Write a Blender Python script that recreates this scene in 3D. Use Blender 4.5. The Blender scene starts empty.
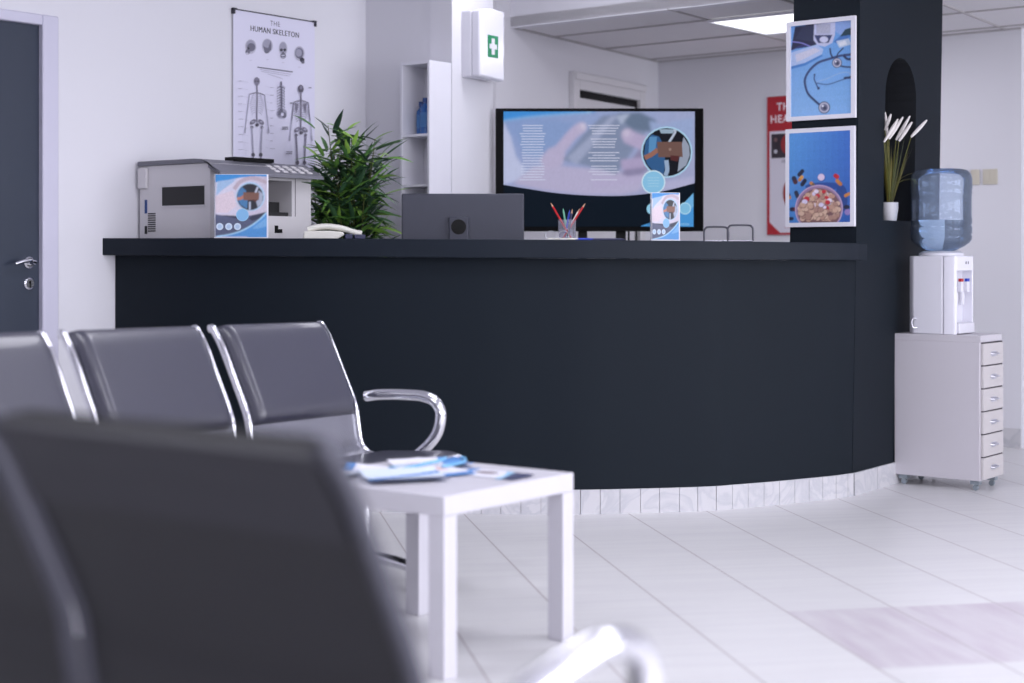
import bpy, bmesh, math, random
import numpy as np
from mathutils import Vector, Matrix

random.seed(7)
SC = bpy.context.scene
COL = SC.collection

# ------------------------------------------------------------------ camera, world, light, exposure
H_CAM, F_PX, HOR = 1.035, 1600.0, 257.0
cam_d = bpy.data.cameras.new('camera')
cam = bpy.data.objects.new('camera', cam_d); COL.objects.link(cam)
cam.location = (0, 0, H_CAM); cam.rotation_euler = (math.pi / 2, 0, 0)
cam_d.sensor_width = 36.0; cam_d.lens = F_PX / 1024 * 36
cam_d.shift_y = -(341.5 - HOR) / 1024
cam_d.clip_start = 0.05; cam_d.clip_end = 100
cam_d.dof.use_dof = True; cam_d.dof.focus_distance = 6.6; cam_d.dof.aperture_fstop = 1.8
SC.camera = cam
SC.view_settings.view_transform = 'Standard'; SC.view_settings.look = 'None'
SC.view_settings.gamma = 1.0; SC.view_settings.use_curve_mapping = False
SC.view_settings.exposure = 0.0
W = bpy.data.worlds.new('world'); SC.world = W; W.use_nodes = True
W.node_tree.nodes['Background'].inputs[0].default_value = (0.55, 0.58, 0.75, 1)
W.node_tree.nodes['Background'].inputs[1].default_value = 0.10

def area(name, loc, target, sx, sy, power, col):
    l = bpy.data.lights.new(name, 'AREA'); l.shape = 'RECTANGLE'; l.size = sx; l.size_y = sy
    l.energy = power; l.color = col
    o = bpy.data.objects.new(name, l); COL.objects.link(o); o.location = loc
    d = Vector(target) - Vector(loc)
    o.rotation_euler = d.to_track_quat('-Z', 'Y').to_euler()
    return o
# daylight coming through the tall window in the far right wall (first two); the last is an added fill
area('window_and_fill_light', (4.5, -1.0, 1.45), (-1.6, 7.0, 1.4), 3.2, 1.8, 122, (0.93, 0.93, 1.0))
area('window_and_fill_light', (6.6, 2.6, 1.40), (-2.2, 6.2, 1.2), 3.6, 1.8, 168, (0.92, 0.93, 1.0))
area('window_and_fill_light', (0.6, -3.1, 1.50), (0.3, 8.0, 2.0), 2.4, 1.4, 45, (0.93, 0.93, 1.0))  # added fill behind the camera, no window there; brightens the soffit
LAMP = (0.91, 0.90, 1.0)
PANELS = [(-0.75, 5.5), (0.95, 4.35), (2.75, 3.1), (-2.2, 3.3), (-0.45, 1.9), (1.5, 0.6)]
P_MAIN, P_BACK = 16.0, 9.0

# ------------------------------------------------------------------ colour and material helpers
def s2l(v):
    v /= 255.0
    return v / 12.92 if v <= 0.04045 else ((v + 0.055) / 1.055) ** 2.4
def c(r, g, b): return (s2l(r), s2l(g), s2l(b), 1.0)

def mat(name, col, rough=0.5, metal=0.0, noise=0.0, nscale=20.0, spec=0.5, bump=0.0, coat=0.0, trans=0.0, ior=1.45, emit=None, estr=0.0, sheen=0.0):
    m = bpy.data.materials.new(name); m.use_nodes = True
    nt = m.node_tree; b = nt.nodes['Principled BSDF']
    b.inputs['Base Color'].default_value = col
    b.inputs['Roughness'].default_value = rough; b.inputs['Metallic'].default_value = metal
    b.inputs['Specular IOR Level'].default_value = spec; b.inputs['Coat Weight'].default_value = coat
    b.inputs['Transmission Weight'].default_value = trans; b.inputs['IOR'].default_value = ior
    b.inputs['Sheen Weight'].default_value = sheen
    if emit: b.inputs['Emission Color'].default_value = emit; b.inputs['Emission Strength'].default_value = estr
    if noise > 0 or bump > 0:
        tc = nt.nodes.new('ShaderNodeTexCoord'); n = nt.nodes.new('ShaderNodeTexNoise')
        n.inputs['Scale'].default_value = nscale; n.inputs['Detail'].default_value = 4
        nt.links.new(tc.outputs['Object'], n.inputs['Vector'])
        if noise > 0:
            mx = nt.nodes.new('ShaderNodeMix'); mx.data_type = 'RGBA'
            mx.inputs['A'].default_value = tuple(v * (1 - noise) for v in col[:3]) + (1,)
            mx.inputs['B'].default_value = tuple(min(1, v * (1 + noise)) for v in col[:3]) + (1,)
            nt.links.new(n.outputs['Fac'], mx.inputs['Factor']); nt.links.new(mx.outputs['Result'], b.inputs['Base Color'])
        if bump > 0:
            bp = nt.nodes.new('ShaderNodeBump'); bp.inputs['Strength'].default_value = bump; bp.inputs['Distance'].default_value = 0.002
            nt.links.new(n.outputs['Fac'], bp.inputs['Height']); nt.links.new(bp.outputs['Normal'], b.inputs['Normal'])
    return m

def print_mat(name, emission=False, rough=0.45, strength=1.0):
    m = bpy.data.materials.new(name); m.use_nodes = True; nt = m.node_tree
    a = nt.nodes.new('ShaderNodeAttribute'); a.attribute_name = 'Col'
    b = nt.nodes['Principled BSDF']
    if emission:
        b.inputs['Base Color'].default_value = (0.004, 0.004, 0.005, 1); b.inputs['Roughness'].default_value = 0.5; b.inputs['Specular IOR Level'].default_value = 0.03
        nt.links.new(a.outputs['Color'], b.inputs['Emission Color']); b.inputs['Emission Strength'].default_value = strength
    else:
        nt.links.new(a.outputs['Color'], b.inputs['Base Color']); b.inputs['Roughness'].default_value = rough
    return m

def floor_mat():
    m = bpy.data.materials.new('floor_tiles'); m.use_nodes = True; nt = m.node_tree; N = nt.nodes; L = nt.links
    b = N['Principled BSDF']
    tc = N.new('ShaderNodeTexCoord')
    def dot(v):
        d = N.new('ShaderNodeVectorMath'); d.operation = 'DOT_PRODUCT'; d.inputs[1].default_value = v
        L.new(tc.outputs['Object'], d.inputs[0]); return d.outputs['Value']
    def math_(op, a, bb=None, cc=None):
        n = N.new('ShaderNodeMath'); n.operation = op
        for i, v in enumerate((a, bb, cc)):
            if v is None: continue
            if isinstance(v, (int, float)): n.inputs[i].default_value = v
            else: L.new(v, n.inputs[i])
        return n.outputs[0]
    E = dot((0.983, 0.182, 0)); G = dot((-0.182, 0.983, 0))
    e = math_('DIVIDE', math_('SUBTRACT', E, 0.982), 0.3275); g = math_('DIVIDE', math_('SUBTRACT', G, 3.79), 0.3275)
    def line(v, w):
        f = math_('FRACT', v); d = math_('MINIMUM', f, math_('SUBTRACT', 1.0, f))
        mr = N.new('ShaderNodeMapRange'); mr.interpolation_type = 'SMOOTHSTEP'
        mr.inputs['From Min'].default_value = w * 0.4; mr.inputs['From Max'].default_value = w
        mr.inputs['To Min'].default_value = 1; mr.inputs['To Max'].default_value = 0
        L.new(d, mr.inputs['Value']); return mr.outputs['Result']
    le = math_('MULTIPLY', line(e, 0.012), 0.8); lg = math_('MULTIPLY', line(g, 0.008), 0.16)
    grout = math_('MAXIMUM', le, lg)
    # tile identity noise
    cmb = N.new('ShaderNodeCombineXYZ'); L.new(math_('FLOOR', e), cmb.inputs[0]); L.new(math_('FLOOR', g), cmb.inputs[1])
    wn = N.new('ShaderNodeTexWhiteNoise'); wn.noise_dimensions = '2D'; L.new(cmb.outputs[0], wn.inputs['Vector'])
    # marble streaks running along the cross direction
    cv = N.new('ShaderNodeCombineXYZ')
    L.new(math_('MULTIPLY', E, 1.3), cv.inputs[0]); L.new(math_('MULTIPLY', G, 16.0), cv.inputs[1]); L.new(math_('MULTIPLY', wn.outputs['Value'], 30.0), cv.inputs[2])
    ns = N.new('ShaderNodeTexNoise'); ns.inputs['Scale'].default_value = 1.6; ns.inputs['Detail'].default_value = 7; ns.inputs['Roughness'].default_value = 0.62
    L.new(cv.outputs[0], ns.inputs['Vector'])
    ramp = N.new('ShaderNodeValToRGB'); ramp.color_ramp.elements[0].position = 0.28; ramp.color_ramp.elements[0].color = (0.66, 0.65, 0.67, 1)
    ramp.color_ramp.elements[1].position = 0.62; ramp.color_ramp.elements[1].color = (0.73, 0.725, 0.73, 1)
    L.new(ns.outputs['Fac'], ramp.inputs['Fac'])
    # the worn, purplish tiles on the right
    def inr(v, lo, hi):
        return math_('MULTIPLY', math_('GREATER_THAN', v, lo), math_('LESS_THAN', v, hi))
    box = math_('MULTIPLY', inr(e, 2.0, 4.4), inr(g, 0.0, 2.0))
    cv2 = N.new('ShaderNodeCombineXYZ')
    L.new(math_('MULTIPLY', E, 9.0), cv2.inputs[0]); L.new(math_('MULTIPLY', G, 1.2), cv2.inputs[1])
    n2 = N.new('ShaderNodeTexNoise'); n2.inputs['Scale'].default_value = 2.2; n2.inputs['Detail'].default_value = 4
    L.new(cv2.outputs[0], n2.inputs['Vector'])
    r2 = N.new('ShaderNodeMapRange'); r2.inputs['From Min'].default_value = 0.3; r2.inputs['From Max'].default_value = 0.75
    r2.inputs['To Min'].default_value = 0.25; r2.inputs['To Max'].default_value = 0.95; L.new(n2.outputs['Fac'], r2.inputs['Value'])
    stain = math_('MULTIPLY', box, r2.outputs['Result'])
    def mix(f, A, B):
        mx = N.new('ShaderNodeMix'); mx.data_type = 'RGBA'
        if isinstance(f, float): mx.inputs['Factor'].default_value = f
        else: L.new(f, mx.inputs['Factor'])
        for k, v in (('A', A), ('B', B)):
            if isinstance(v, tuple): mx.inputs[k].default_value = v
            else: L.new(v, mx.inputs[k])
        return mx.outputs['Result']
    col = mix(stain, ramp.outputs['Color'], (0.52, 0.455, 0.52, 1))
    col = mix(grout, col, (0.36, 0.31, 0.32, 1))
    L.new(col, b.inputs['Base Color'])
    rr = N.new('ShaderNodeMapRange'); rr.inputs['To Min'].default_value = 0.26; rr.inputs['To Max'].default_value = 0.4
    L.new(ns.outputs['Fac'], rr.inputs['Value']); L.new(rr.outputs['Result'], b.inputs['Roughness'])
    b.inputs['Specular IOR Level'].default_value = 0.45
    return m

def marble_mat():
    m = bpy.data.materials.new('marble_skirting'); m.use_nodes = True; nt = m.node_tree; N = nt.nodes; L = nt.links
    b = N['Principled BSDF']; tc = N.new('ShaderNodeTexCoord')
    w = N.new('ShaderNodeTexNoise'); w.inputs['Scale'].default_value = 5; w.inputs['Detail'].default_value = 8; w.inputs['Distortion'].default_value = 2.2
    L.new(tc.outputs['Object'], w.inputs['Vector'])
    r = N.new('ShaderNodeValToRGB'); r.color_ramp.elements[0].position = 0.38; r.color_ramp.elements[0].color = (0.62, 0.61, 0.64, 1)
    r.color_ramp.elements[1].position = 0.5; r.color_ramp.elements[1].color = (0.53, 0.53, 0.57, 1)
    e2 = r.color_ramp.elements.new(0.56); e2.color = (0.62, 0.61, 0.64, 1)
    L.new(w.outputs['Fac'], r.inputs['Fac']); L.new(r.outputs['Color'], b.inputs['Base Color']); b.inputs['Roughness'].default_value = 0.35
    return m

def perf_mat(name, base, hole, rough, metal):
    m = bpy.data.materials.new(name); m.use_nodes = True; nt = m.node_tree; N = nt.nodes; L = nt.links
    b = N['Principled BSDF']; uv = N.new('ShaderNodeUVMap'); uv.uv_map = 'UV'
    rot = N.new('ShaderNodeMapping'); rot.inputs['Rotation'].default_value = (0, 0, math.pi / 4); rot.inputs['Scale'].default_value = (118, 118, 118)
    L.new(uv.outputs[0], rot.inputs['Vector'])
    fr = N.new('ShaderNodeVectorMath'); fr.operation = 'FRACTION'; L.new(rot.outputs[0], fr.inputs[0])
    sb = N.new('ShaderNodeVectorMath'); sb.operation = 'SUBTRACT'; sb.inputs[1].default_value = (0.5, 0.5, 0); L.new(fr.outputs[0], sb.inputs[0])
    sep = N.new('ShaderNodeSeparateXYZ'); L.new(sb.outputs[0], sep.inputs[0])
    cb = N.new('ShaderNodeCombineXYZ'); L.new(sep.outputs[0], cb.inputs[0]); L.new(sep.outputs[1], cb.inputs[1])
    ln = N.new('ShaderNodeVectorMath'); ln.operation = 'LENGTH'; L.new(cb.outputs[0], ln.inputs[0])
    lt = N.new('ShaderNodeMath'); lt.operation = 'LESS_THAN'; lt.inputs[1].default_value = 0.3; L.new(ln.outputs['Value'], lt.inputs[0])
    mx = N.new('ShaderNodeMix'); mx.data_type = 'RGBA'; mx.inputs['A'].default_value = base; mx.inputs['B'].default_value = hole
    L.new(lt.outputs[0], mx.inputs['Factor']); L.new(mx.outputs['Result'], b.inputs['Base Color'])
    b.inputs['Roughness'].default_value = rough; b.inputs['Metallic'].default_value = metal
    return m

M = {}
M['wall'] = mat('white_wall_paint', c(224, 223, 230), 0.75, noise=0.015, nscale=1.2, bump=0.05)
M['frame_paint'] = mat('door_frame_paint', c(206, 204, 222), 0.5)
M['ceiling'] = mat('ceiling_paint', c(226, 225, 232), 0.8)
M['ceil_tile'] = mat('ceiling_tile', c(222, 220, 224), 0.85, noise=0.03, nscale=60)
M['ceil_bar'] = mat('ceiling_bar', c(176, 172, 174), 0.6)
M['dark'] = mat('dark_slate_paint', c(23, 30, 38), 0.6, noise=0.05, nscale=1.3, spec=0.16)
M['dark_in'] = mat('niche_black_paint', c(24, 27, 33), 0.8)
M['top'] = mat('dark_countertop', c(24, 31, 41), 0.5, noise=0.05, nscale=3.0, spec=0.22)
M['door'] = mat('slate_door', c(48, 56, 72), 0.38, noise=0.05, nscale=3)
M['backdoor'] = mat('pale_door', c(220, 218, 222), 0.5)
M['black'] = mat('black_plastic', c(10, 10, 12), 0.4, spec=0.25)
M['tvblack'] = mat('tv_casing_black', c(6, 6, 8), 0.5, spec=0.12)
M['rail_dark'] = mat('dark_grey_steel_rail', c(84, 84, 94), 0.38, metal=0.5)
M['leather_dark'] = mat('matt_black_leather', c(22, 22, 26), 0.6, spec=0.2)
M['blacksteel'] = mat('black_steel', c(30, 30, 34), 0.4, metal=0.2)
M['chrome'] = mat('chrome', (0.82, 0.82, 0.86, 1), 0.09, metal=1.0)
M['satin'] = mat('satin_steel', (0.72, 0.72, 0.78, 1), 0.28, metal=1.0)
M['white'] = mat('white_plastic', c(226, 225, 234), 0.35)
M['whitegloss'] = mat('white_gloss', c(235, 234, 244), 0.22, coat=0.3)
M['cab'] = mat('white_lacquered_steel', c(204, 200, 207), 0.4)
M['cabfront'] = mat('cream_drawer_front', c(200, 195, 196), 0.45)
M['gap'] = mat('dark_gap', c(70, 66, 72), 0.7)
M['castor'] = mat('castor_grey', c(150, 160, 168), 0.3, metal=0.4)
M['table'] = mat('white_table_foil', c(212, 210, 218), 0.36)
M['printer'] = mat('printer_grey_white', c(213, 210, 214), 0.5)
M['printer_dark'] = mat('printer_lid_grey', c(112, 112, 122), 0.45)
M['printer_blk'] = mat('printer_recess', c(38, 38, 40), 0.6)
M['leather'] = mat('black_leather', c(54, 54, 70), 0.38, bump=0.10, nscale=160, spec=1.0, coat=0.3)
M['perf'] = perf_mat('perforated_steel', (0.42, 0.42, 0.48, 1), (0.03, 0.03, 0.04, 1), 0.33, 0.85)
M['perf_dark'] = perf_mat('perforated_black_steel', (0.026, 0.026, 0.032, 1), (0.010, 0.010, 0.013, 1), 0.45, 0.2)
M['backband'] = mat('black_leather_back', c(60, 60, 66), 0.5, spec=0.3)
M['marble'] = marble_mat()
M['grout'] = mat('grout', c(168, 162, 166), 0.9)
M['floor'] = floor_mat()
M['lamp'] = mat('lamp_diffuser', c(250, 250, 250), 0.6, emit=(0.96, 0.98, 1.0, 1), estr=1.6)
M['green'] = mat('green_sign', c(24, 138, 92), 0.4)
M['bottle'] = mat('blue_bottle_liquid', c(36, 92, 160), 0.25, coat=0.3)
M['bottlecap'] = mat('blue_bottle_cap', c(26, 66, 130), 0.35)
M['clear'] = mat('clear_acrylic', (0.9, 0.92, 0.97, 1), 0.05, trans=0.95, ior=1.2)
M['water'] = mat('water', (0.72, 0.86, 0.97, 1), 0.0, trans=1.0, ior=1.33)
M['pot'] = mat('white_ceramic_pot', c(226, 226, 232), 0.35)
M['soil'] = mat('dark_soil', c(52, 42, 36), 0.95, noise=0.3, nscale=60)
M['stem'] = mat('plant_stem', c(84, 92, 44), 0.6)
M['plume'] = mat('white_plume', c(238, 232, 230), 0.9, noise=0.08, nscale=80)
M['reed'] = mat('reed_green', c(110, 112, 52), 0.6)
M['monitor'] = mat('monitor_grey', c(70, 72, 84), 0.38, metal=0.25)
M['red'] = mat('red_paint', c(190, 36, 44), 0.4)
M['blue'] = mat('blue_paint', c(44, 70, 190), 0.4)
M['greenpen'] = mat('green_paint', c(120, 190, 160), 0.4)
M['wood'] = mat('pencil_wood', c(206, 160, 130), 0.6)
M['switch'] = mat('cream_switch', c(206, 200, 186), 0.4)
M['phone'] = mat('ivory_phone', c(224, 222, 214), 0.35)
M['navy'] = mat('navy_plastic', c(50, 52, 84), 0.4)
M['print'] = print_mat('printed_paper')
M['gloss_print'] = print_mat('printed_picture', rough=0.3)
M['screen'] = print_mat('screen_picture', emission=True, strength=0.92)
M['leaf'] = print_mat('leaf_green', rough=0.4)
M['desk'] = mat('desk_white', c(215, 213, 220), 0.5)

def bottle_mat():
    m = bpy.data.materials.new('blue_tinted_bottle'); m.use_nodes = True; nt = m.node_tree; N = nt.nodes; L = nt.links
    out = N['Material Output']; N.remove(N['Principled BSDF'])
    t = N.new('ShaderNodeBsdfTransparent'); t.inputs[0].default_value = (0.84, 0.90, 0.97, 1)
    g = N.new('ShaderNodeBsdfGlossy'); g.inputs['Roughness'].default_value = 0.08; g.inputs['Color'].default_value = (0.8, 0.88, 1, 1)
    d = N.new('ShaderNodeBsdfDiffuse'); d.inputs['Color'].default_value = (0.46, 0.56, 0.76, 1)
    f = N.new('ShaderNodeLayerWeight'); f.inputs['Blend'].default_value = 0.28
    m1 = N.new('ShaderNodeMixShader'); m1.inputs[0].default_value = 0.2
    L.new(t.outputs[0], m1.inputs[1]); L.new(d.outputs[0], m1.inputs[2])
    m2 = N.new('ShaderNodeMixShader'); L.new(f.outputs['Fresnel'], m2.inputs[0]); L.new(m1.outputs[0], m2.inputs[1]); L.new(g.outputs[0], m2.inputs[2])
    L.new(m2.outputs[0], out.inputs['Surface'])
    return m
M['bigbottle'] = bottle_mat()

# ------------------------------------------------------------------ geometry helpers
def at(px, py, Y):
    return Vector(((px - 512) / F_PX * Y, Y, H_CAM - (py - HOR) / F_PX * Y))

class MB:
    def __init__(self): self.v = []; self.f = []; self.uv = None; self.smooth = 30; self.fm = []; self.mi = 0
    def add(self, vs, fs):
        o = len(self.v); self.v += [tuple(p) for p in vs]; self.f += [tuple(i + o for i in f) for f in fs]
        self.fm += [self.mi] * len(fs); return self
    def box(self, a, b):
        (x0, y0, z0), (x1, y1, z1) = a, b
        return self.add([(x0,y0,z0),(x1,y0,z0),(x1,y1,z0),(x0,y1,z0),(x0,y0,z1),(x1,y0,z1),(x1,y1,z1),(x0,y1,z1)],
                        [(0,3,2,1),(4,5,6,7),(0,1,5,4),(1,2,6,5),(2,3,7,6),(3,0,4,7)])
    def prism(self, pts, z0, z1, zf=None):
        n = len(pts)
        A = sum(pts[i][0]*pts[(i+1)%n][1]-pts[(i+1)%n][0]*pts[i][1] for i in range(n))
        if A < 0: pts = pts[::-1]
        z0f = (lambda p: z0) if zf is None else (lambda p: z0 + zf(p)); z1f = (lambda p: z1) if zf is None else (lambda p: z1 + zf(p))
        vs = [(p[0], p[1], z0f(p)) for p in pts] + [(p[0], p[1], z1f(p)) for p in pts]
        fs = [tuple(range(n))[::-1], tuple(range(n, 2*n))] + [(i, (i+1)%n, n+(i+1)%n, n+i) for i in range(n)]
        return self.add(vs, fs)
    def ext(self, pts, axis, a0, a1):
        """extrude a 2D outline along an axis: 'y' -> pts are (x,z); 'x' -> pts are (y,z)"""
        n = len(pts)
        mk = (lambda p, a: (p[0], a, p[1])) if axis == 'y' else (lambda p, a: (a, p[0], p[1]))
        vs = [mk(p, a0) for p in pts] + [mk(p, a1) for p in pts]
        return self.add(vs, [tuple(range(n))[::-1], tuple(range(n, 2*n))] + [(i, (i+1)%n, n+(i+1)%n, n+i) for i in range(n)])
    def lathe(self, prof, cx=0, cy=0, seg=32, axis='z', z0=0):
        vs, fs = [], []
        n = len(prof)
        for k in range(seg):
            a = 2*math.pi*k/seg
            for r, z in prof:
                if axis == 'z': vs.append((cx+r*math.cos(a), cy+r*math.sin(a), z0+z))
                elif axis == 'y': vs.append((cx+r*math.cos(a), z, cy+r*math.sin(a)))
                else: vs.append((z, cx+r*math.cos(a), cy+r*math.sin(a)))
        for k in range(seg):
            k2 = (k+1) % seg
            for i in range(n-1): fs.append((k*n+i, k2*n+i, k2*n+i+1, k*n+i+1))
        if prof[0][0] > 1e-5: fs.append(tuple(k*n for k in range(seg))[::-1])
        if prof[-1][0] > 1e-5: fs.append(tuple(k*n+n-1 for k in range(seg)))
        return self.add(vs, fs)
    def tube(self, pts, r, seg=10, rfun=None, flat=None):
        P = [Vector(p) for p in pts]; n = len(P); vs, fs = [], []
        T = [(P[min(i+1,n-1)] - P[max(i-1,0)]).normalized() for i in range(n)]
        u = T[0].orthogonal().normalized()
        if flat is not None:
            u = Vector(flat[0]).normalized()
        for i in range(n):
            u = (u - T[i]*u.dot(T[i])).normalized(); w = T[i].cross(u)
            rr = r if rfun is None else rfun(i/(n-1))
            ru = rr*(flat[1] if flat else 1)
            for k in range(seg):
                a = 2*math.pi*k/seg
                vs.append(P[i] + u*(ru*math.cos(a)) + w*(rr*math.sin(a)))
        for i in range(n-1):
            for k in range(seg):
                k2 = (k+1) % seg; fs.append((i*seg+k, i*seg+k2, (i+1)*seg+k2, (i+1)*seg+k))
        fs.append(tuple(range(seg))[::-1]); fs.append(tuple((n-1)*seg+k for k in range(seg)))
        return self.add(vs, fs)
    def sphere(self, cc, r, seg=14, rings=8, sc=(1,1,1)):
        prof = [(r*math.sin(math.pi*i/rings), -r*math.cos(math.pi*i/rings)) for i in range(rings+1)]
        prof[0] = (0.00001, -r); prof[-1] = (0.00001, r)
        o = len(self.v); self.lathe(prof, 0, 0, seg)
        for i in range(o, len(self.v)):
            p = self.v[i]; self.v[i] = (cc[0]+p[0]*sc[0], cc[1]+p[1]*sc[1], cc[2]+p[2]*sc[2])
        return self
    def build(self, name, material, parent=None, bevel=0, seg=2, smooth=35, loc=None, uvs=None):
        me = bpy.data.meshes.new(name)
        me.from_pydata([tuple(p) for p in self.v], [], self.f)
        mats = material if isinstance(material, (list, tuple)) else [material]
        for m_ in mats: me.materials.append(m_)
        bm = bmesh.new(); bm.from_mesh(me)
        for i, f in enumerate(bm.faces): f.material_index = self.fm[i]
        if uvs:
            lay = bm.loops.layers.uv.new('UV'); 
            for f in bm.faces:
                for l in f.loops: l[lay].uv = uvs[l.vert.index]
        bmesh.ops.recalc_face_normals(bm, faces=bm.faces)
        bm.to_mesh(me); bm.free()
        if smooth:
            for p in me.polygons: p.use_smooth = True
            me.set_sharp_from_angle(angle=math.radians(smooth))
        o = bpy.data.objects.new(name, me); COL.objects.link(o)
        if loc is not None: o.location = loc
        if parent is not None: o.parent = parent
        if bevel:
            b = o.modifiers.new('bevel', 'BEVEL'); b.width = bevel; b.segments = seg; b.limit_method = 'ANGLE'; b.angle_limit = math.radians(40)
            b.harden_normals = False
        return o

def thing(name, label, cat, loc, deg=0, group=None):
    o = bpy.data.objects.new(name, None); COL.objects.link(o); o.empty_display_size = 0.1
    o.location = loc; o.rotation_euler = (0, 0, math.radians(deg))
    o['label'] = label; o['category'] = cat
    if group: o['group'] = group
    return o
def tag(o, label, cat, group=None):
    o['label'] = label; o['category'] = cat
    if group: o['group'] = group
    return o
def struct(o): o['kind'] = 'structure'; return o
def cat_rom(P, n=12):
    out = []; Q = [tuple(2*a-b for a, b in zip(P[0], P[1]))] + list(P) + [tuple(2*a-b for a, b in zip(P[-1], P[-2]))]
    for i in range(1, len(Q)-2):
        for k in range(n):
            t = k/n; p0, p1, p2, p3 = Q[i-1], Q[i], Q[i+1], Q[i+2]
            out.append(tuple(0.5*((2*b)+(-a+cc)*t+(2*a-5*b+4*cc-d)*t*t+(-a+3*b-3*cc+d)*t**3) for a, b, cc, d in zip(p0, p1, p2, p3)))
    out.append(tuple(P[-1])); return out

class Art:
    """flat printed picture: coloured polygons on thin layers, colour kept per face corner"""
    STEP = 0.0002
    def __init__(self, fmap): self.v = []; self.f = []; self.cc = []; self.k = 0; self.m = fmap
    def poly(self, pts, col, cols=None):
        self.k += 1; o = len(self.v)
        for p in pts:
            x, z = self.m(*p); self.v.append((x, -self.STEP*self.k, z))
        self.f.append(tuple(range(o, o+len(pts)))); self.cc.append(cols if cols else [col]*len(pts))
    def rect(self, x0, y0, x1, y1, col): self.poly([(x0,y0),(x1,y0),(x1,y1),(x0,y1)], col)
    def grad(self, pts4, cols4, n=10):
        self.k += 1
        for i in range(n):
            for j in range(n):
                o = len(self.v); cs = []
                for a, b in ((i,j),(i+1,j),(i+1,j+1),(i,j+1)):
                    u, v = a/n, b/n
                    w = ((1-u)*(1-v), u*(1-v), u*v, (1-u)*v)
                    p = (sum(w[q]*pts4[q][0] for q in range(4)), sum(w[q]*pts4[q][1] for q in range(4)))
                    x, z = self.m(*p); self.v.append((x, -self.STEP*self.k, z))
                    cs.append(tuple(sum(w[q]*cols4[q][r] for q in range(4)) for r in range(3)) + (1,))
                self.f.append((o, o+1, o+2, o+3)); self.cc.append(cs)
    def disc(self, x, y, rx, col, ry=None, n=24, rot=0):
        ry = rx if ry is None else ry
        self.poly([(x+rx*math.cos(a)*math.cos(rot)-ry*math.sin(a)*math.sin(rot), y+rx*math.cos(a)*math.sin(rot)+ry*math.sin(a)*math.cos(rot)) for a in [2*math.pi*k/n for k in range(n)]], col)
    def stroke(self, pts, w, col, smooth=True, wf=None):
        P = cat_rom(pts, 6) if smooth and len(pts) > 2 else pts
        self.k += 1; n = len(P); o = len(self.v)
        for i in range(n):
            a, b = P[max(i-1,0)], P[min(i+1,n-1)]; dx, dy = b[0]-a[0], b[1]-a[1]; l = math.hypot(dx, dy) or 1
            ww = (w if wf is None else w*wf(i/(n-1)))/2; nx, ny = -dy/l*ww, dx/l*ww
            for s in (1, -1):
                x, z = self.m(P[i][0]+s*nx, P[i][1]+s*ny); self.v.append((x, -self.STEP*self.k, z))
        for i in range(n-1):
            self.f.append((o+2*i, o+2*i+1, o+2*i+3, o+2*i+2)); self.cc.append([col]*4)
    def text(self, s, x, y, size, col, bold=0.0, sx=1.0, metres=False):
        """centred at x,y in metres of the panel"""
        cu = bpy.data.curves.new('t', 'FONT'); cu.body = s; cu.size = size; cu.align_x = 'CENTER'; cu.align_y = 'CENTER'; cu.offset = bold; cu.space_character = 1.10
        cu.resolution_u = 3
        ob = bpy.data.objects.new('t', cu); COL.objects.link(ob)
        dg = bpy.context.evaluated_depsgraph_get(); me = bpy.data.meshes.new_from_object(ob.evaluated_get(dg))
        self.k += 1; o = len(self.v)
        for v in me.vertices: self.v.append((x+v.co.x*sx, -self.STEP*self.k, y+v.co.y))
        for p in me.polygons: self.f.append(tuple(i+o for i in p.vertices)); self.cc.append([col]*len(p.vertices))
        bpy.data.objects.remove(ob); bpy.data.curves.remove(cu); bpy.data.meshes.remove(me)
    def soften(self, w, h_, nx, blur=1.0, grain=0.03, seed=1):
        """turn the crisp shapes drawn so far into one fine grid of soft printed colour"""
        nz = max(2, int(nx*h_/w)); ss = 2; X = (np.arange(nx*ss+1))*w/(nx*ss); Z = (np.arange(nz*ss+1))*h_/(nz*ss)
        img = np.zeros((len(Z), len(X), 3)); 
        for f, cs in zip(self.f, self.cc):
            px = [self.v[i][0] for i in f]; pz = [self.v[i][2] for i in f]
            i0, i1 = np.searchsorted(X, min(px)), np.searchsorted(X, max(px), 'right'); j0, j1 = np.searchsorted(Z, min(pz)), np.searchsorted(Z, max(pz), 'right')
            if i0 >= i1 or j0 >= j1: continue
            gx, gz = np.meshgrid(X[i0:i1], Z[j0:j1]); ins = np.zeros(gx.shape, bool); n = len(px); q = n-1
            for k in range(n):
                if pz[k] != pz[q]:
                    ins ^= ((pz[k] > gz) != (pz[q] > gz)) & (gx < (px[q]-px[k])*(gz-pz[k])/(pz[q]-pz[k]) + px[k])
                q = k
            img[j0:j1, i0:i1][ins] = np.mean([cc_[:3] for cc_ in cs], axis=0)
        # edge samples can miss the base shape: copy the neighbours
        img[-1] = img[-2]; img[:, -1] = img[:, -2]; img[0] = img[1]; img[:, 0] = img[:, 1]
        sg = blur*ss; r = max(1, int(3*sg)); kx = np.exp(-0.5*(np.arange(-r, r+1)/sg)**2); kx /= kx.sum()
        for ax in (0, 1):
            pad = [(0, 0)]*3; pad[ax] = (r, r); P = np.pad(img, pad, mode='edge')
            img = sum(kx[t]*np.take(P, range(t, t+img.shape[ax]), axis=ax) for t in range(2*r+1))
        img = img[::ss, ::ss]; rs = np.random.RandomState(seed); g = rs.normal(0, 1, img.shape[:2]); g = (g + np.roll(g, 1, 0) + np.roll(g, 1, 1) + np.roll(g, -1, 0))/2
        img = np.clip(img*(1 + grain*g[..., None]), 0, 1)
        self.k += 1; a_, b_ = img.shape[:2]; y = -self.STEP*self.k
        self.v = [(i*w/nx, y, j*h_/nz) for j in range(a_) for i in range(b_)]; self.f = []; self.cc = []
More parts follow.
